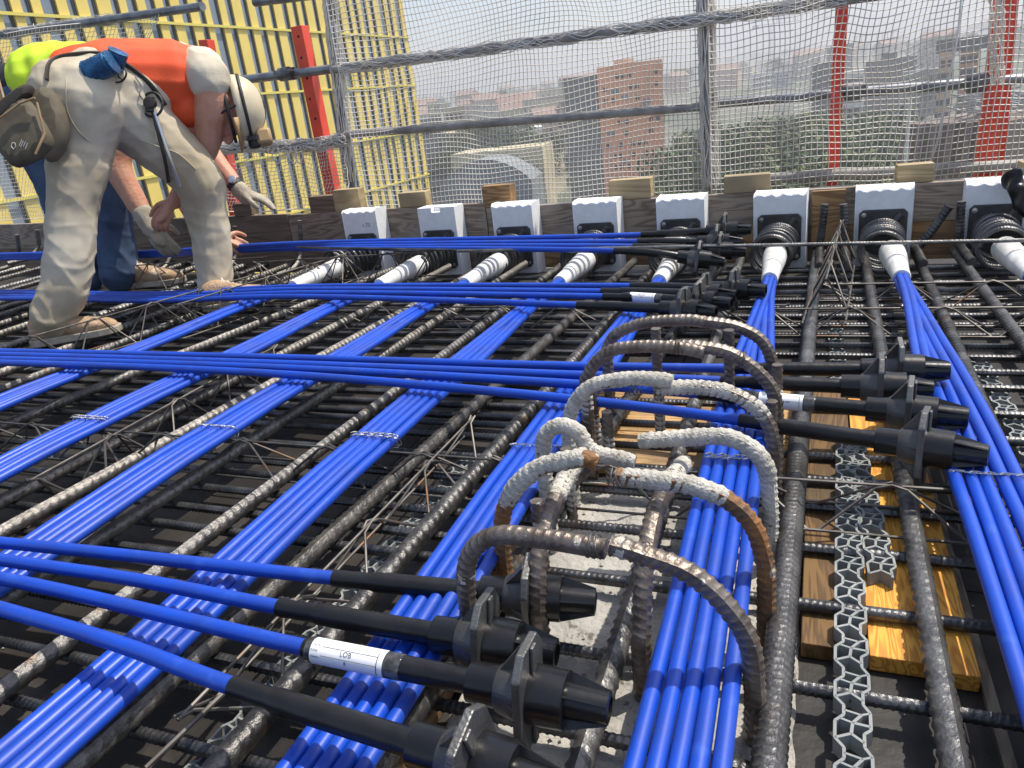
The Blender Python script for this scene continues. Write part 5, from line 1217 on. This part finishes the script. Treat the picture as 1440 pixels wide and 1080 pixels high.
mb.tube([c+UP*.02, c+RI*.01-UP*.012, c+RI*.025-UP*.02], .003, 6); mb.build('wire_ring', MT['strap'], w1)
tl = bpy.data.objects.new('nippers', None); COL.objects.link(tl); tl.parent = w1
c = hit(T1, 214, 147, .018); mb = MB(); mb.tube([c+RI*(.036*math.cos(a*.2618))+UP*(.042*math.sin(a*.2618)) for a in range(25)], .0045, 8, False); mb.build('ring', MT['strap'], tl)
mb = MB(); c = hit(T1, 211, 145, .022); mb.lathe([(-.012, .012), (-.01, .02), (.01, .02), (.012, .012)], 14, frame(c, -AW)); mb.box((-.014, -.03, -.006), (.014, .02, .006), Matrix.Translation(c) @ Matrix((RI, UP, -AW)).transposed().to_4x4()); mb.build('jaw', MT['dtool'], tl)
mb = MB(); mb.tube(spline(on([(213,150),(223,190),(232,225)], .018)+[hit(T1, 237, 256, .028)], 5), .0062, 10); mb.build('handle', MT['dtool'], tl)
mb = MB(); mb.tube(spline(on([(215,150),(228,190),(240,225)], .024)+[hit(T1, 253, 263, .03)], 5), .0064, 10); mb.build('handle', MT['chrome'], tl)
mb = MB(); mb.tube(spline(on([(190,108),(199,122),(196,132),(203,142),(212,148)], .010), 5), .0024, 6); mb.build('cord', MT['galv'], tl)
# ---- the worker behind: jeans, yellow vest, gloves
w2 = thing('person', 'worker in jeans and fluorescent yellow vest stooping behind, with knitted gloves', 'person', (0, 0, 0))
hd2 = PD(232, 135, 3.95); cr2 = (RI*.8-UP*.3+AW*.2).normalized(); no2 = (-UP*.9-RI*.3); no2 = (no2-cr2*no2.dot(cr2)).normalized(); la2 = cr2.cross(no2)
a1 = J([(190,150,3.72),(172,190,3.68),(166,234,3.66),(188,278,3.62),(208,313,3.58)]); a2 = J([(240,150,3.85),(270,180,3.85),(294,214,3.83),(318,245,3.78),(338,268,3.74)])
b2 = [(a1, [.07, .062, .054, .046, .034]), (a2, [.068, .058, .047, .041, .031]), (J([(50,130,3.95),(130,125,3.92),(215,135,3.88)]), [.12, .13, .12]), (J([(215,135,3.9)])+[hd2], [.07, .06]),
      ([hd2-cr2*.035, hd2+cr2*.045], [(.088, .072), (.092, .075)]), ([hd2-cr2*.07+no2*.035, hd2-cr2*.02+no2*.05], [.045, .055]), ([hd2+no2*.085+cr2*.012, hd2+no2*.112-cr2*.02], [.010, .014])]
for s in (-1, 1): b2.append(([hd2+la2*s*.078-no2*.012, hd2+la2*s*.084-no2*.02-cr2*.03], [.012, .014]))
b2 += [(J([(50,150,3.95),(80,270,3.92),(125,385,3.98)]), [.09, .05, .04]), (J([(90,150,3.9),(150,270,3.85),(168,378,3.86)]), [.09, .05, .04])]
b2 += hand_parts(a1[-1], PD(232,345,3.56)-a1[-1], RI+UP*.3, RI*.4+UP*.6-AW, .35, .9); b2 += hand_parts(a2[-1], PD(380,284,3.72)-a2[-1], UP*-.3-RI*.2-AW, UP+AW*-.2, .22, .9)
flesh('body', b2, MT['skin'], w2, .006, 3)
jw = folds(Vector((.05, 0, 1)), .010, 20, 3.0, 6.0)
flesh('jeans', [(J([(50,155,3.97),(66,210,3.95),(84,272,3.92),(105,330,3.94),(124,380,3.98),(126,388,3.98)]), [.14, .115, .085, .076, .074, .076]), (J([(85,140,3.88),(128,215,3.86),(150,272,3.84),(160,325,3.85),(167,376,3.86),(168,386,3.86)]), [.145, .115, .092, .083, .080, .082]), (J([(45,140,3.97),(95,138,3.9)]), [.125, .135])], MT['jeans'], w2, .007, 6, pwr)
flesh('vest', [(J([(66,116,3.94),(110,114,3.92),(170,122,3.9),(210,130,3.9)]), [.155, .160, .145, .135])], MT['vest_y'], w2, .01, 5, folds(RI+UP*.4, .008, 16, 2, 6))
flesh('dark_top', [(J([(26,124,3.98),(52,120,3.96)]), [.105, .13])], MT['navy'], w2, .01, 4, folds(RI, .006, 18, 5, 6))
flesh('trouser_belt', [(J([(30,140,3.97),(40,140,3.96)]), [.11, .115])], MT['jeans'], w2, .012, 3)
g1_ = hand_parts(a1[-1], PD(232,345,3.56)-a1[-1], RI+UP*.3, RI*.4+UP*.6-AW, .35, 1.08)+[([a1[-1]+(a1[-2]-a1[-1]).normalized()*.05, a1[-1]+(a1[-1]-a1[-2]).normalized()*.03], [.041, .036])]
flesh('glove', [(p, [tuple(x+.0022 for x in r) if isinstance(r, tuple) else r+.0022 for r in rr]) for p, rr in g1_], MT['glove'], w2, .005, 3)
g2_ = hand_parts(a2[-1], PD(380,284,3.72)-a2[-1], UP*-.3-RI*.2-AW, UP+AW*-.2, .22, 1.08)+[([a2[-1]+(a2[-2]-a2[-1]).normalized()*.01, a2[-1]+(a2[-1]-a2[-2]).normalized()*.04], [.037, .034])]
flesh('glove', [(p, [tuple(x+.0022 for x in r) if isinstance(r, tuple) else r+.0022 for r in rr]) for p, rr in g2_], MT['glove'], w2, .005, 3)
wd = (a2[-1]-a2[-2]).normalized(); mb = MB(); mb.lathe([(-.012, .034), (-.011, .037), (.011, .037), (.012, .034)], 18, frame(a2[-1]-wd*.035, wd)); wt = mb.build('watch', MT['strap'], w2)
mb = MB(); cw = a2[-1]-wd*.035-AW*.033+UP*.012; mb.lathe([(0, .019), (.009, .019), (.010, .016)], 16, frame(cw, -AW+UP*.3)); mb.build('watch_case', MT['chrome'], wt)
h0 = G(116, 413, .06); shoe(w2, h0, h0+Vector((.27, .05, 0)), s=1.05); h0 = G(176, 405, .075); shoe(w2, h0, h0+Vector((.26, .10, 0)), s=1.08)
mb = MB(); hc2 = hd2+cr2*.028
for j in range(9):
    a = R(92)*j/8
    for k in range(20): b = 2*math.pi*k/20; mb.v.append(hc2+cr2*.118*math.cos(a)+no2*(.128*math.sin(a)*math.cos(b))+la2*(.112*math.sin(a)*math.sin(b)))
for j in range(8):
    for k in range(20): a = j*20+k; b = j*20+(k+1) % 20; mb.f.append((a, b, b+20, a+20))
mb.build('helmet', MT['helmet'], w2)
